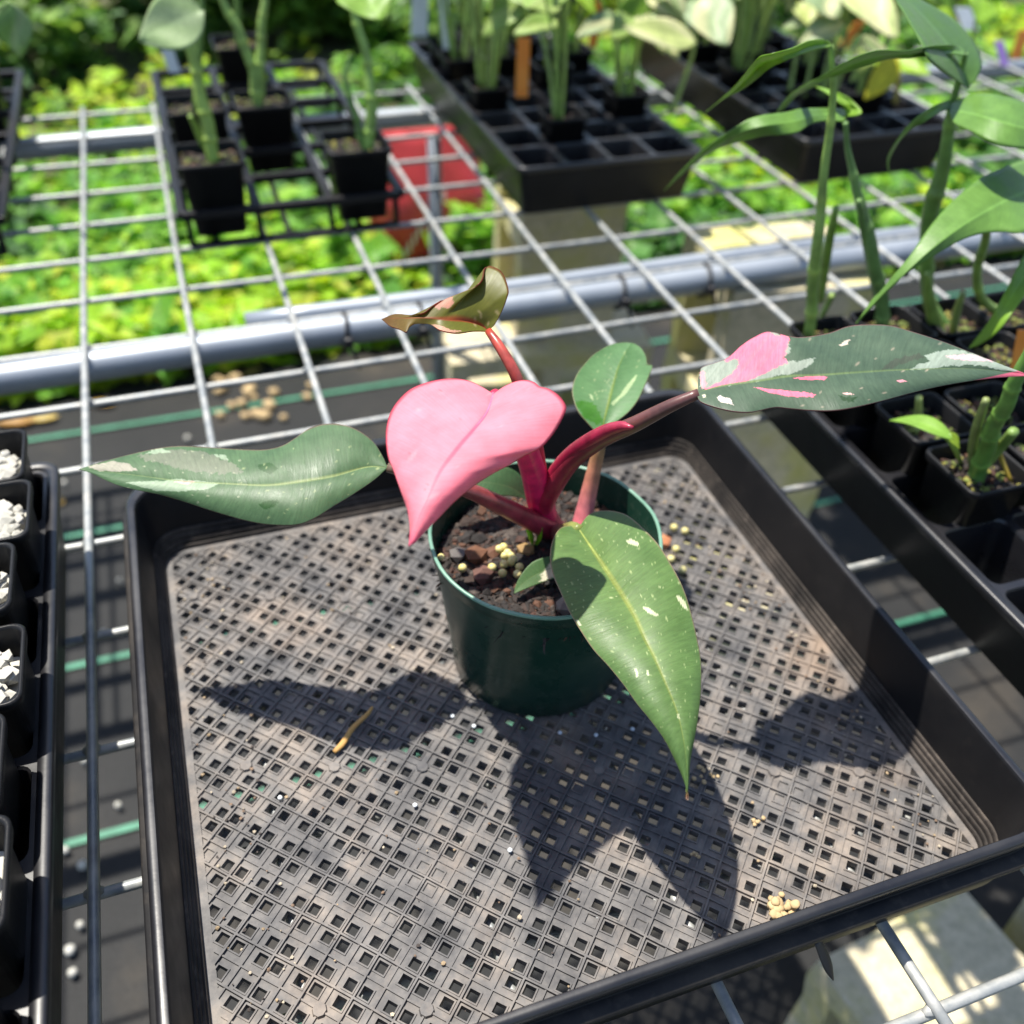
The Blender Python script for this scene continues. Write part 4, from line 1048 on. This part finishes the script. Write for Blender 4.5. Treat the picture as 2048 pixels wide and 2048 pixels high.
SG = (.20, .32, .07); DG = (.12, .23, .05); LG = (.28, .40, .09); CREAM = (.62, .62, .36); PALE = (.30, .40, .20)

# ---- tray of potted long-leaved plants beside the mesh tray
t4, cell4 = cell_tray('black cell tray of square pots with long narrow leaved plants beside the mesh tray', 5.70, 8.20, .75, 5.8, 4, 8, .60)
g4 = 'square pots in the tray beside the mesh tray'
t4pots = {}
where = ('at the back corner', 'second from the back corner along the rim', 'third along the rim', 'with the thick green stem')
PT = [(5.98, 1.42, 'black square pot at the back corner of the near tray holding a tall green stem'),
      (6.60, 1.40, 'black square pot in the back row holding a ridged twin stem'),
      (7.22, 1.42, 'black square pot in the back row with slender upright shoots'),
      (7.80, 1.45, 'black square pot at the far back corner of the near tray'),
      (5.98, 2.02, 'black square pot hidden under the variegated leaf'),
      (6.60, 2.02, 'black mossy pot behind the pot with a curled sprout'),
      (7.22, 2.04, 'black pot with dark soil in the second row of the near tray'),
      (5.98, 2.66, 'black square pot with a curled lime sprout and mossy soil'),
      (6.60, 2.68, 'black square pot with yellow moss and an orange tag'),
      (7.22, 2.68, 'black square pot behind the thick stem in the near tray'),
      (5.98, 3.27, 'black square pot with the thickest green stem and mossy gritty soil'),
      (6.62, 3.28, 'black square pot next to the thick stemmed pot')]
for (b, n, lab) in PT: square_pot(b+.2, n-.2, .285, .20, .93, lab, g4, moss=.35, fill=.10, count=160)

def cst(col): return lambda PX, UV: midrib(UV, np.tile(col, (len(PX), 1))*(1+.03*np.sin(UV[:, 0:1]*40)), np.array(col)*1.5+.015, .05)
def longplant(b, n, label):
    return thing('long_leaved_plant', label, 'plant', V(b, n, 1.0), 'long leaved plants in the near tray')
LF = (.10, .205, .045); LF2 = (.14, .275, .055); LY = (.20, .36, .035)
def mid(A, B): return [tuple((np.array(a)+np.array(b))/2) for a, b in zip(smoothline(A, 9), smoothline(B, 9))]
def lleaf(parent, A, B, hm, hl, hr, col, M=None, **kw):
    return leaf(parent, A, M or mid(A, B), B, hm, hl, hr, cst(col), MAT['longleaf'], nt=60, ns=8, rib=tuple(np.array(col)*1.5), **kw)
# plant a: tall stem at the back corner
pa = longplant(6.0, 1.42, 'plant with a tall pale stem and one arching leaf in the back corner pot')
sp = [(1628, 632), (1625, 600), (1631, 497), (1644, 404), (1653, 310), (1662, 217), (1667, 155), (1664, 92)]
def axis(px, b, n, db=0, dn=0):
    out = []
    for i, (u, v) in enumerate(px):
        s = i/(len(px)-1); out.append(un(u, v, hfor(u, v, b+db*s, n+dn*s)))
    return out
P = axis(sp, 6.0, 1.42); P[0] = np.array([P[0][0], P[0][1], .95])
stemtube(pa, P, [.06, .062, .058, .045, .04, .034, .03, .024], (.26, .40, .09), 40)
stemtube(pa, [un(1640, 640, .95), un(1655, 610, 1.1), un(1665, 590, 1.2)], [.03, .035, .034], LG)
stemtube(pa, [un(1640, 600, 1.1), un(1655, 500, 1.6), un(1672, 415, 2.0)], [.05, .05, .03], (.18, .30, .05))
hB = P[-1][2]
lleaf(pa, [(1664, 90), (1647, 79), (1616, 81), (1582, 96), (1541, 107), (1519, 113), (1498, 137), (1473, 168), (1448, 192), (1412, 223)],
      [(1664, 94), (1634, 99), (1603, 109), (1572, 121), (1544, 133), (1510, 161), (1479, 183), (1448, 196), (1412, 223)], [hB, hB+.12, hB+.05, hB-.25, hB-.6], [0, .12, .16, .1, 0], [0, -.02, -.04, -.02, 0], LY)
# plant b: twin ridged stem
pb_ = longplant(6.62, 1.42, 'plant with a ridged twin stem and a broad pale leaf hanging over the bench')
P = axis([(1775, 650), (1759, 575), (1743, 497), (1721, 404), (1709, 351), (1693, 295), (1690, 245)], 6.62, 1.42, -.1, .0); P[0][2] = .95
stemtube(pb_, P, [.075, .075, .065, .05, .04, .03, .026], (.13, .24, .07), 40)
stemtube(pb_, [un(1765, 640, .98), un(1735, 500, 1.65), un(1718, 400, 2.1)], [.05, .04, .03], (.12, .22, .06))
hB = P[-1][2]
lleaf(pb_, [(1692, 226), (1684, 217), (1647, 216), (1603, 217), (1572, 224), (1526, 230), (1495, 239), (1467, 258), (1448, 270), (1410, 297), (1370, 335), (1329, 381)],
      [(1692, 238), (1687, 242), (1650, 241), (1622, 248), (1597, 264), (1563, 270), (1526, 273), (1485, 283), (1448, 293), (1415, 310), (1375, 340), (1329, 381)],
      [hB, hB+.1, hB+.05, hB-.25, hB-.75], [0, .03, .05, .04, 0], [0, -.05, -.09, -.05, 0], LF2)
lleaf(pb_, [(1692, 232), (1709, 231), (1724, 224), (1709, 205), (1684, 189), (1659, 179), (1631, 172)], [(1692, 232), (1690, 217), (1680, 206), (1665, 193), (1650, 183), (1640, 177), (1631, 172)],
      [hB, hB+.08, hB+.1, hB+.05], [0, .0, .02, 0], [0, .02, .02, 0], LY)
# plant c: thick triple stem with several leaves
pc_ = longplant(7.22, 1.42, 'plant with a thick bundled stem and the tallest broad leaf in the near tray')
P = axis([(1885, 674), (1860, 600), (1852, 528), (1864, 419), (1883, 342), (1901, 242), (1910, 200), (1920, 155), (1931, 106)], 7.1, 1.4, -.1, .1); P[0][2] = .95
stemtube(pc_, P, [.08, .07, .075, .085, .07, .05, .035, .03, .024], (.14, .26, .055), 44)
stemtube(pc_, [un(1885, 676, .95), un(1868, 640, 1.1), un(1858, 590, 1.32), un(1855, 545, 1.5)], [.06, .07, .055, .03], (.20, .30, .06))
hT = P[-1][2]; hM = P[6][2]
lleaf(pc_, [(1931, 104), (1908, 90), (1867, 90), (1836, 96), (1805, 101), (1759, 99), (1721, 109), (1684, 127), (1647, 149), (1616, 165), (1588, 183), (1566, 205), (1550, 230)],
      [(1931, 112), (1898, 109), (1861, 113), (1821, 116), (1783, 116), (1743, 126), (1712, 137), (1678, 149), (1647, 158), (1625, 174), (1597, 189), (1572, 214), (1550, 230)],
      [hT, hT+.12, hT+.1, hT-.15, hT-.7], [0, .12, .12, .08, 0], [0, -.03, -.05, -.03, 0], LF2)
hC = hfor(1936, 174, 7.0, 1.5)
lleaf(pc_, [(1936, 176), (1914, 161), (1883, 140), (1858, 118), (1842, 84), (1821, 47), (1793, 0), (1770, -40)], [(1936, 176), (1951, 161), (1963, 137), (1963, 118), (1957, 99), (1942, 75), (1914, 43), (1883, 22), (1845, 0), (1770, -40)],
      [hC, hC+.25, hC+.45, hC+.6], [0, .1, .05, 0], [0, -.04, -.02, 0], LF, M=[(1936, 176), (1918, 120), (1880, 70), (1835, 20), (1770, -40)])
hF = hfor(1908, 205, 7.0, 1.48)
lleaf(pc_, [(1910, 200), (1883, 205), (1852, 220), (1821, 245), (1796, 276), (1777, 307), (1773, 326), (1777, 346)], [(1910, 214), (1876, 227), (1845, 245), (1821, 258), (1799, 280), (1783, 307), (1776, 329), (1779, 346)],
      [hF, hF+.05, hF-.15, hF-.5], [0, .05, .04, 0], [0, -.03, -.03, 0], LF2)
lleaf(pc_, [(1896, 218), (1910, 203), (1935, 192), (1960, 187), (1992, 189), (2048, 204), (2110, 240), (2150, 280)], [(1896, 220), (1908, 245), (1940, 261), (1976, 280), (2013, 292), (2048, 297), (2100, 296), (2150, 280)],
      [hF, hF+.1, hF+.05, hF-.15], [0, .06, .06, 0], [0, -.08, -.08, 0], LF2, M=[(1896, 219), (1940, 226), (1990, 240), (2048, 256), (2100, 268), (2150, 280)])
# plant d: big leaf reaching in from the side
pd = longplant(7.85, 2.7, 'plant whose broad folded leaf reaches low across the near tray')
hD = 2.35
lleaf(pd, [(2131, 330), (2090, 318), (2048, 320), (2007, 335), (1960, 357), (1914, 394), (1883, 425), (1852, 463), (1821, 509), (1790, 547), (1759, 584), (1743, 600), (1712, 647)],
      [(2131, 400), (2090, 440), (2048, 464), (2007, 463), (1970, 466), (1929, 478), (1892, 497), (1852, 522), (1805, 553), (1768, 581), (1755, 597), (1712, 647)],
      [hD, hD+.1, hD+.02, hD-.2, hD-.55], [0, .08, .06, .03, 0], [0, -.08, -.06, -.02, 0], LF2, M=[(2131, 362), (2048, 385), (1990, 412), (1920, 455), (1850, 510), (1790, 567), (1712, 647)])
q0 = un(2131, 362, hD)
stemtube(pd, [np.array([7.8, 2.05, 1.0]), np.array([7.75, 2.1, 1.6]), (q0+np.array([7.7, 2.2, 2.1]))/2, q0], [.05, .045, .04, .03], SG, 24)
pe = longplant(7.3, 3.3, 'plant with a bright pointed leaf slanting down beside the mossy pots')
hE = 1.95
lleaf(pe, [(2100, 430), (2048, 511), (2016, 572), (1980, 638), (1951, 678), (1936, 697)], [(2110, 520), (2080, 560), (2048, 594), (1998, 659), (1965, 685), (1936, 697)], [hE, hE, hE-.15, hE-.5], [0, .05, .03, 0], [0, -.03, -.03, 0], LY)
q0 = un(2105, 470, hE)
stemtube(pe, [np.array([7.22, 2.7, 1.0]), np.array([7.2, 2.72, 1.5]), q0], [.045, .04, .03], SG, 20)
# stems standing in the other pots
pf = longplant(7.85, 1.45, 'slender upright shoot in the far back pot of the near tray')
stemtube(pf, [np.array([7.75, 1.45, .98]), un(1955, 580, 1.3), un(1969, 480, 1.8), un(1980, 420, 2.2)], [.05, .05, .045, .03], SG, 20)
stemtube(pf, [un(1905, 668, 1.0), un(1915, 620, 1.2), un(1926, 585, 1.35)], [.045, .04, .03], (.20, .26, .07), 12)
pg = longplant(6.0, 3.27, 'plant with a very thick scarred green stem in the front pot')
P = [un(1950, 965, .98), un(1962, 930, 1.1), un(1985, 860, 1.42), un(2020, 790, 1.75), (un(2060, 700, 2.1))]
stemtube(pg, P, [.075, .078, .07, .062, .05], (.12, .25, .045), 40)
stemtube(pg, [un(1968, 930, 1.08), un(2000, 895, 1.22), un(2028, 862, 1.38)], [.05, .046, .044], (.17, .27, .06), 14)
stemtube(pg, [un(1945, 950, 1.0), un(1945, 900, 1.15), un(1955, 850, 1.4), un(1972, 800, 1.65)], [.03, .04, .04, .03], (.2, .24, .08), 16)
stemtube(pg, [un(1988, 860, 1.38), un(2000, 910, 1.15), un(2022, 965, 1.0)], [.016, .02, .02], (.30, .22, .03), 14, 'root')
ph = longplant(5.98, 2.66, 'small curled lime sprout in the mossy pot')
A, B, Cc = un(1932, 930, 1.02), un(1880, 860, 1.28), un(1782, 842, 1.2)
stemtube(ph, [un(1830, 870, .98), un(1836, 830, 1.1), un(1838, 795, 1.25)], [.05, .04, .03], (.30, .36, .10), 12)
sleaf(ph, un(1905, 880, 1.25), un(1780, 842, 1.15), .16, (.20, .36, .05), 'longleaf', 'lance', .25)
stemtube(ph, [un(1922, 925, 1.02), un(1905, 890, 1.18), un(1880, 858, 1.26)], [.02, .022, .02], (.24, .36, .06), 14)
sleaf(ph, un(1895, 868, 1.22), un(1918, 898, 1.12), .1, (.26, .38, .04), 'longleaf', 'ovate', .1)

def plant_tag(px0, h0, px1, wid, mat, label):
    A = un(*px0, h0); h1 = hfor(*px1, A[0], A[1]); B = un(*px1, h1)
    t_ = .008; sd = np.array([.93, .3, 0])*wid/2; th_ = np.array([-.3, .93, 0])*t_
    pts = [V(*(q+s*sd+d*th_)) for q in (A, B) for s, d in ((-1, -1), (1, -1), (1, 1), (-1, 1))]
    o = obj('plant_tag', (pts, [(0, 3, 2, 1), (4, 5, 6, 7), (0, 1, 5, 4), (1, 2, 6, 5), (2, 3, 7, 6), (3, 0, 4, 7)]), MAT[mat], smooth=False)
    return tag(o, label, 'tag', 'plant tags standing in the pots')
plant_tag((2035, 745), 1.0, (2052, 660), .13, 'tagorange', 'orange plant tag standing among the mossy pots of the near tray')

# ---- tray of pumice pots on the other side
t5, cell5 = cell_tray('black cell tray of pots filled with white pumice beside the mesh tray', -2.52, -.02, .95, 6.05, 4, 8, .75)
for k in range(8):
    for c in range(2):
        b, n = -.375-.6*c, 1.28+.62*k
        square_pot(b+(.03 if k % 2 else -.03), n, .285, .30, 1.10+.03*((k*7+c) % 3), 'black square pot of white pumice in the tray across the wire gap', 'pots of white pumice', white=True, fill=.16)

# ---- two middle trays of seedlings
t2, cell2 = cell_tray('black cell tray with half its cells empty and seedling pots behind the bench pipe', 5.02, 7.48, -8.9, -3.5, 4, 8, .66)
t3, cell3 = cell_tray('black cell tray of pale variegated seedlings next to the half empty tray', 8.95, 11.42, -8.9, -3.5, 4, 8, .66)
proto = square_pot(0, 0, .275, 0, .72, 'x', 'seedling pots in the cell trays', count=60)
used = [False]
def put_pot(b, n, h0, label):
    if not used[0]:
        used[0] = True; r = proto; r.location = V(b, n, h0); r['label'] = label
    else: r = dup(proto, V(b, n, h0), label)
    return r
def seedling(b, n, h, label, stems, height, colset, shape='heart', seed=0, lean=.42, group='seedlings in the cell trays', lw=(.45, .75)):
    rs = random.Random(seed); t = thing('seedling', label, 'seedling', V(b, n, h), group)
    for k in range(stems+2):
        a = rs.uniform(0, 6.28); H = height*rs.uniform(.75, 1.5); ln = lean*H*rs.uniform(.3, 1)
        p0 = np.array([b+.09*math.cos(a), n+.09*math.sin(a), h-.03]); p2 = np.array([b+ln*math.cos(a), n+ln*math.sin(a), h+H]); p1 = (p0+p2)/2+np.array([-.12*ln*math.cos(a), -.12*ln*math.sin(a), .08*H])
        stemtube(t, [p0, p1, p2], [.034, .025, .017], rs.choice([SG, LG, (.28, .40, .14), (.32, .42, .12)]), 14)
        L = rs.uniform(*lw)*1.1; dr = np.array([math.cos(a+rs.uniform(-.8, .8)), math.sin(a+rs.uniform(-.8, .8)), rs.uniform(-.75, .1)]); dr /= np.linalg.norm(dr)
        c, c2 = rs.choice(colset)
        sleaf(t, p2, p2+dr*L, L*rs.uniform(.42, .62), c, 'seedleaf', shape, .12, (rs.uniform(-.3, .3), .6, 1), c2)
    return t
VAR = [((.36, .46, .16), CREAM), (CREAM, (.25, .36, .12)), ((.30, .42, .10), None), (PALE, CREAM)]
GRS = [((.24, .38, .07), None), ((.28, .42, .09), (.40, .50, .16)), ((.32, .50, .04), None)]
# (column, row) from the front-left corner of each tray, label, stems, height
k = 0
for (i, j, lab, ns, H, cs) in (
        (1, 6, 'short seedling with lime moss in the half empty tray', 3, 1.5, GRS),
        (3, 5, 'seedling with pale spreading stalks at the tray corner', 6, 1.25, VAR),
        (0, 4, 'bushy seedling clump behind the upright orange tag', 6, 1.7, GRS),
        (2, 3, 'leafy seedling beside the broad lime leaf', 4, 1.4, GRS),
        (0, 2, 'seedling behind the orange tag along the tray edge', 4, 1.7, GRS),
        (0, 1, 'thin seedling beside the white tag at the tray edge', 3, 1.5, VAR),
        (1, 2, 'dark seedling between the two orange tags', 4, 1.4, GRS),
        (1, 0, 'seedling in the last row of the half empty tray', 4, 1.5, GRS),
        (2, 1, 'variegated seedling near the half empty tray end', 4, 1.4, VAR),
        (3, 2, 'pale seedling behind the spreading stalks', 4, 1.4, VAR)):
    b, n = cell2(i, j); k += 1
    put_pot(b, n, .20, 'black square pot of the '+lab); seedling(b, n, .82, lab, ns, H, cs, seed=100+k)
for (i, j, lab, ns, H, cs) in (
        (1, 6, 'short seedling by the glowing yellow leaf', 2, .8, VAR),
        (0, 4, 'pale seedling at the edge of the variegated tray', 5, 1.3, VAR),
        (1, 3, 'cream leaved seedling beside the tilted orange tag', 5, 1.3, VAR),
        (2, 4, 'cream and green seedling mid variegated tray', 5, 1.2, VAR),
        (3, 5, 'green seedling by the lilac tag', 4, 1.3, GRS),
        (3, 3, 'lime leaved seedling by the white tags', 4, 1.3, GRS),
        (0, 2, 'short yellowish seedling along the variegated tray edge', 4, 1.0, VAR),
        (2, 1, 'tall pale seedling at the variegated tray back', 4, 1.4, VAR),
        (0, 0, 'short seedling in the variegated tray back corner', 4, .9, VAR),
        (2, 6, 'single small sprout at the variegated tray front', 1, .6, GRS),
        (1, 1, 'pale seedling next to the tall back one', 3, 1.1, VAR),
        (3, 0, 'green seedling in the far corner of the variegated tray', 4, 1.2, GRS),
        (2, 2, 'mottled seedling behind the cream and green one', 4, 1.1, VAR)):
    b, n = cell3(i, j); k += 1
    put_pot(b, n, .20, 'black square pot of the '+lab); seedling(b, n, .82, lab, ns, H, cs, seed=200+k)
plant_tag((1043, 195), .85, (1048, 75), .17, 'tagorange', 'upright orange plant tag in the half empty tray')
plant_tag((1185, 95), .85, (1196, 5), .13, 'tagorange', 'narrow orange plant tag farther back in the half empty tray')
plant_tag((895, 105), .85, (884, -30), .12, 'tagwhite', 'white plant tag at the edge of the half empty tray')
plant_tag((1682, 98), .85, (1722, 42), .17, 'tagorange', 'tilted orange plant tag in the variegated tray')
plant_tag((2010, 132), .85, (1998, 82), .15, 'tagpurple', 'lilac plant tag at the edge of the variegated tray')
plant_tag((1942, 60), .85, (1925, 15), .28, 'tagwhite', 'broad white plant tag in the variegated tray')
plant_tag((2030, 118), .85, (2050, 60), .17, 'tagorange', 'orange plant tag beside the lilac tag')
plant_tag((838, 72), .85, (842, -40), .26, 'tagwhite', 'broad pale tag at the back corner of the half empty tray')

# single leaves read clearly in the photograph
ex = thing('seedling', 'seedling with a flat cream leaf held out over the half empty tray', 'seedling', V(*un(1340, 225, .82)), 'seedlings in the cell trays')
q = un(1245, 55, 1.9); q2 = un(1392, 85, 1.75)
sleaf(ex, q2, q, .42, (.50, .56, .22), 'seedleaf', 'ovate', .05, (0, .8, 1), CREAM)
stemtube(ex, [un(1340, 225, .8), (un(1340, 225, .8)+q2)/2+np.array([.05, 0, .1]), q2], [.04, .03, .02], (.24, .34, .10))
q, q2 = un(1400, 0, 2.1), un(1455, 92, 1.75)
sleaf(ex, q, q2, .62, PALE, 'seedleaf', 'heart', .05, (-.3, .8, .6), CREAM)
stemtube(ex, [un(1345, 222, .8), un(1385, 110, 1.4), q], [.04, .03, .02], (.24, .34, .10))
ex2 = thing('seedling', 'seedling with a broad lime leaf standing upright in the half empty tray', 'seedling', V(*un(1250, 150, .82)), 'seedlings in the cell trays')
q, q2 = un(1240, 90, 1.35), un(1290, -30, 2.0)
sleaf(ex2, q, q2, .5, (.20, .36, .03), 'seedleaf', 'ovate', .05, (-.2, 1, .2))
stemtube(ex2, [un(1245, 160, .8), un(1240, 120, 1.1), q], [.035, .03, .02], (.24, .34, .08))
ex3 = thing('seedling', 'seedling with glowing yellow drooping leaf in the front pot of the variegated tray', 'seedling', V(*un(1798, 205, .82)), 'seedlings in the cell trays')
q, q2 = un(1795, 116, 1.5), un(1728, 200, 1.05)
sleaf(ex3, q, q2, .34, (.55, .52, .03), 'seedleaf', 'ovate', .1, (-.3, .9, .5))
stemtube(ex3, [un(1790, 205, .8), un(1797, 160, 1.15), q], [.05, .045, .03], (.42, .36, .10))
for (a, b_, w_, c, c2) in (((1640, -15, 2.1), (1672, 38, 1.9), .55, PALE, CREAM), ((1705, -25, 2.2), (1795, 78, 1.8), .55, CREAM, (.5, .58, .22)), ((1600, 10, 1.9), (1630, 60, 1.7), .3, (.5, .56, .2), None), ((1960, 0, 2.0), (1962, 52, 1.8), .42, (.24, .42, .03), None)):
    A = un(*a); s_ = thing('seedling', 'variegated seedling leaf clump', 'seedling', V(A[0], A[1], .82), 'seedlings in the cell trays')
    s_['label'] = {1640: 'seedling with a rounded pale leaf above the tilted orange tag', 1705: 'seedling with a large glowing cream leaf above the tilted orange tag', 1600: 'seedling with a small yellow cream leaf in the variegated tray', 1960: 'seedling with a bright lime leaf above the white tags'}[a[0]]
    sleaf(s_, A, un(*b_), w_, c, 'seedleaf', 'heart', .06, (-.2, .9, .6), c2)
    stemtube(s_, [np.array([A[0]+.1, A[1]+.05, .8]), np.array([A[0]+.1, A[1], 1.4]), A], [.04, .03, .02], (.24, .34, .10))

# ---- open lattice trays
def lattice_tray(b0, b1, n0, n1, nb, nn, label):
    t = thing('lattice_tray', label, 'tray', V((b0+b1)/2, (n0+n1)/2, .04), 'open lattice trays')
    h = .46; w_ = .05
    for i in range(nb+1):
        x = b0+(b1-b0)*i/nb; obj('bar', box(x-w_, x+w_, n0, n1, h-.09, h), MAT['tray'], t, False, bevel=.001)
        if i < nb: obj('floor_bar', box(x+.3, x+.36, n0+.05, n1-.05, .04, .075), MAT['tray'], t, False)
    for j in range(nn+1):
        y = n0+(n1-n0)*j/nn; obj('cross_bar', box(b0, b1, y-w_, y+w_, h-.095, h-.004), MAT['tray'], t, False, bevel=.001)
        obj('floor_cross_bar', box(b0+.05, b1-.05, y-w_, y+w_, .045, .07), MAT['tray'], t, False)
        for i in range(nb+1):
            x = b0+(b1-b0)*i/nb; x = min(max(x, b0+.06), b1-.06); yy = min(max(y, n0+.04), n1-.04)
            obj('upright', box(x-.03, x+.03, yy-.03, yy+.03, .05, h-.045), MAT['tray'], t, False)
    pb, pn = (b1-b0)/nb, (n1-n0)/nn
    return lambda i, j: (b0+pb*(i+.5), n0+pn*(j+.5))
c1_ = lattice_tray(1.12, 3.62, -8.95, -3.75, 3, 6, 'black open lattice tray holding five pots at the back of the bench')
c0_ = lattice_tray(-3.6, -.75, -9.4, -4.1, 3, 6, 'black open lattice tray at the bench end with one column of pots')
gL = 'pots in the open lattice trays'
def big_pot(b, n, label): return square_pot(b, n, .37, .08, .92, label, gL, moss=.25, fill=.09, count=120)
LP = [(0, 5, 'black pot with yellow gravelly soil at the front corner of the lattice tray'), (2, 5, 'black pot with bark chips at the other front corner of the lattice tray'),
      (1, 3, 'black pot with two stems in the middle of the lattice tray'), (0, 3, 'black pot with a white tag beside the middle pot'), (1, 0, 'black pot with chunky bark at the back of the lattice tray')]
for i, j, lab in LP: big_pot(*c1_(i, j), lab)
for j, lab in ((5, 'black pot at the near corner of the bench end lattice tray'), (3, 'black pot third along the bench end lattice tray'), (1, 'black pot at the far corner of the bench end lattice tray')): big_pot(*c0_(2, j), lab)
gP = 'green stemmed plants in the lattice trays'
def stick(b, n, label): return thing('stemmed_plant', label, 'plant', V(b, n, .85), gP)
b, n = c1_(0, 5); s_ = stick(b, n, 'plant with one thick slanting stem and a pale serrated leaf')
P = axis([(425, 300), (412, 240), (395, 160), (375, 70), (355, -10)], b, n, 0, -.3); P[0][2] = .82
stemtube(s_, P, [.09, .095, .08, .07, .06], (.27, .40, .07), 30)
stemtube(s_, [un(408, 295, .85), un(392, 255, 1.1), un(380, 232, 1.25)], [.05, .045, .03], (.22, .34, .06))
q, q2 = un(408, 22, 2.6), un(278, 82, 2.35)
sleaf(s_, q, q2, .52, (.34, .46, .22), 'seedleaf', 'ovate', .06, (0, .9, .7), (.42, .52, .3))
b, n = c1_(2, 5); s_ = stick(b, n, 'plant with a curved double stem in the bark chip pot')
P = axis([(735, 258), (742, 200), (738, 140), (718, 60), (700, -20)], b, n, 0, -.3); P[0][2] = .82
stemtube(s_, P, [.09, .085, .07, .06, .05], (.22, .36, .07), 30)
P = axis([(725, 262), (705, 210), (690, 160), (700, 110)], b, n, 0, -.2); P[0][2] = .82
stemtube(s_, P, [.05, .05, .04, .02], (.10, .20, .04), 20)
q, q2 = un(712, -30, 2.7), un(765, 42, 2.5); sleaf(s_, q, q2, .6, (.22, .38, .05), 'seedleaf', 'ovate', .05, (0, .9, .6))
b, n = c1_(1, 3); s_ = stick(b, n, 'plant with a forked pair of stems in the middle pot')
for px in ([(510, 185), (505, 140), (485, 80), (455, 20), (440, -20)], [(515, 185), (520, 140), (522, 80), (527, 20), (530, -20)]):
    P = axis(px, b, n, 0, -.2); P[0][2] = .82; stemtube(s_, P, [.07, .08, .07, .06, .05], (.25, .38, .08), 24)
b, n = c1_(1, 0); s_ = stick(b, n, 'plant standing in the chunky bark pot at the tray back')
stemtube(s_, [np.array([b, n, .8]), np.array([b+.1, n, 1.6]), np.array([b+.3, n, 2.6])], [.06, .05, .04], (.14, .25, .05))
b, n = c1_(0, 3); s_ = stick(b, n, 'plant with a thin leaning stem behind the pale leaf')
stemtube(s_, [np.array([b, n, .8]), np.array([b+.2, n+.1, 1.7]), np.array([b+.45, n, 2.8])], [.06, .05, .04], (.14, .25, .05))
plant_tag((350, 145), .85, (330, 85), .16, 'tagwhite', 'white plant tag in the pot beside the pale serrated leaf')
b, n = c0_(2, 3); s_ = stick(b, n, 'plant with drooping striped leaf in the bench end lattice tray')
q, q2 = un(20, 5, 2.4), un(42, 115, 1.9); sleaf(s_, q, q2, .35, (.20, .34, .10), 'seedleaf', 'lance', .08, (0, .9, .5), PALE)
stemtube(s_, [np.array([b, n, .8]), (np.array([b, n, .8])+q)/2+np.array([-.1, 0, .3]), q], [.06, .05, .03], (.16, .27, .05))
b, n = c0_(2, 5); s_ = stick(b, n, 'short stem in the near pot of the bench end lattice tray')
stemtube(s_, [np.array([b, n, .8]), np.array([b-.1, n, 1.3]), np.array([b-.3, n, 1.9])], [.07, .06, .05], (.14, .25, .05))
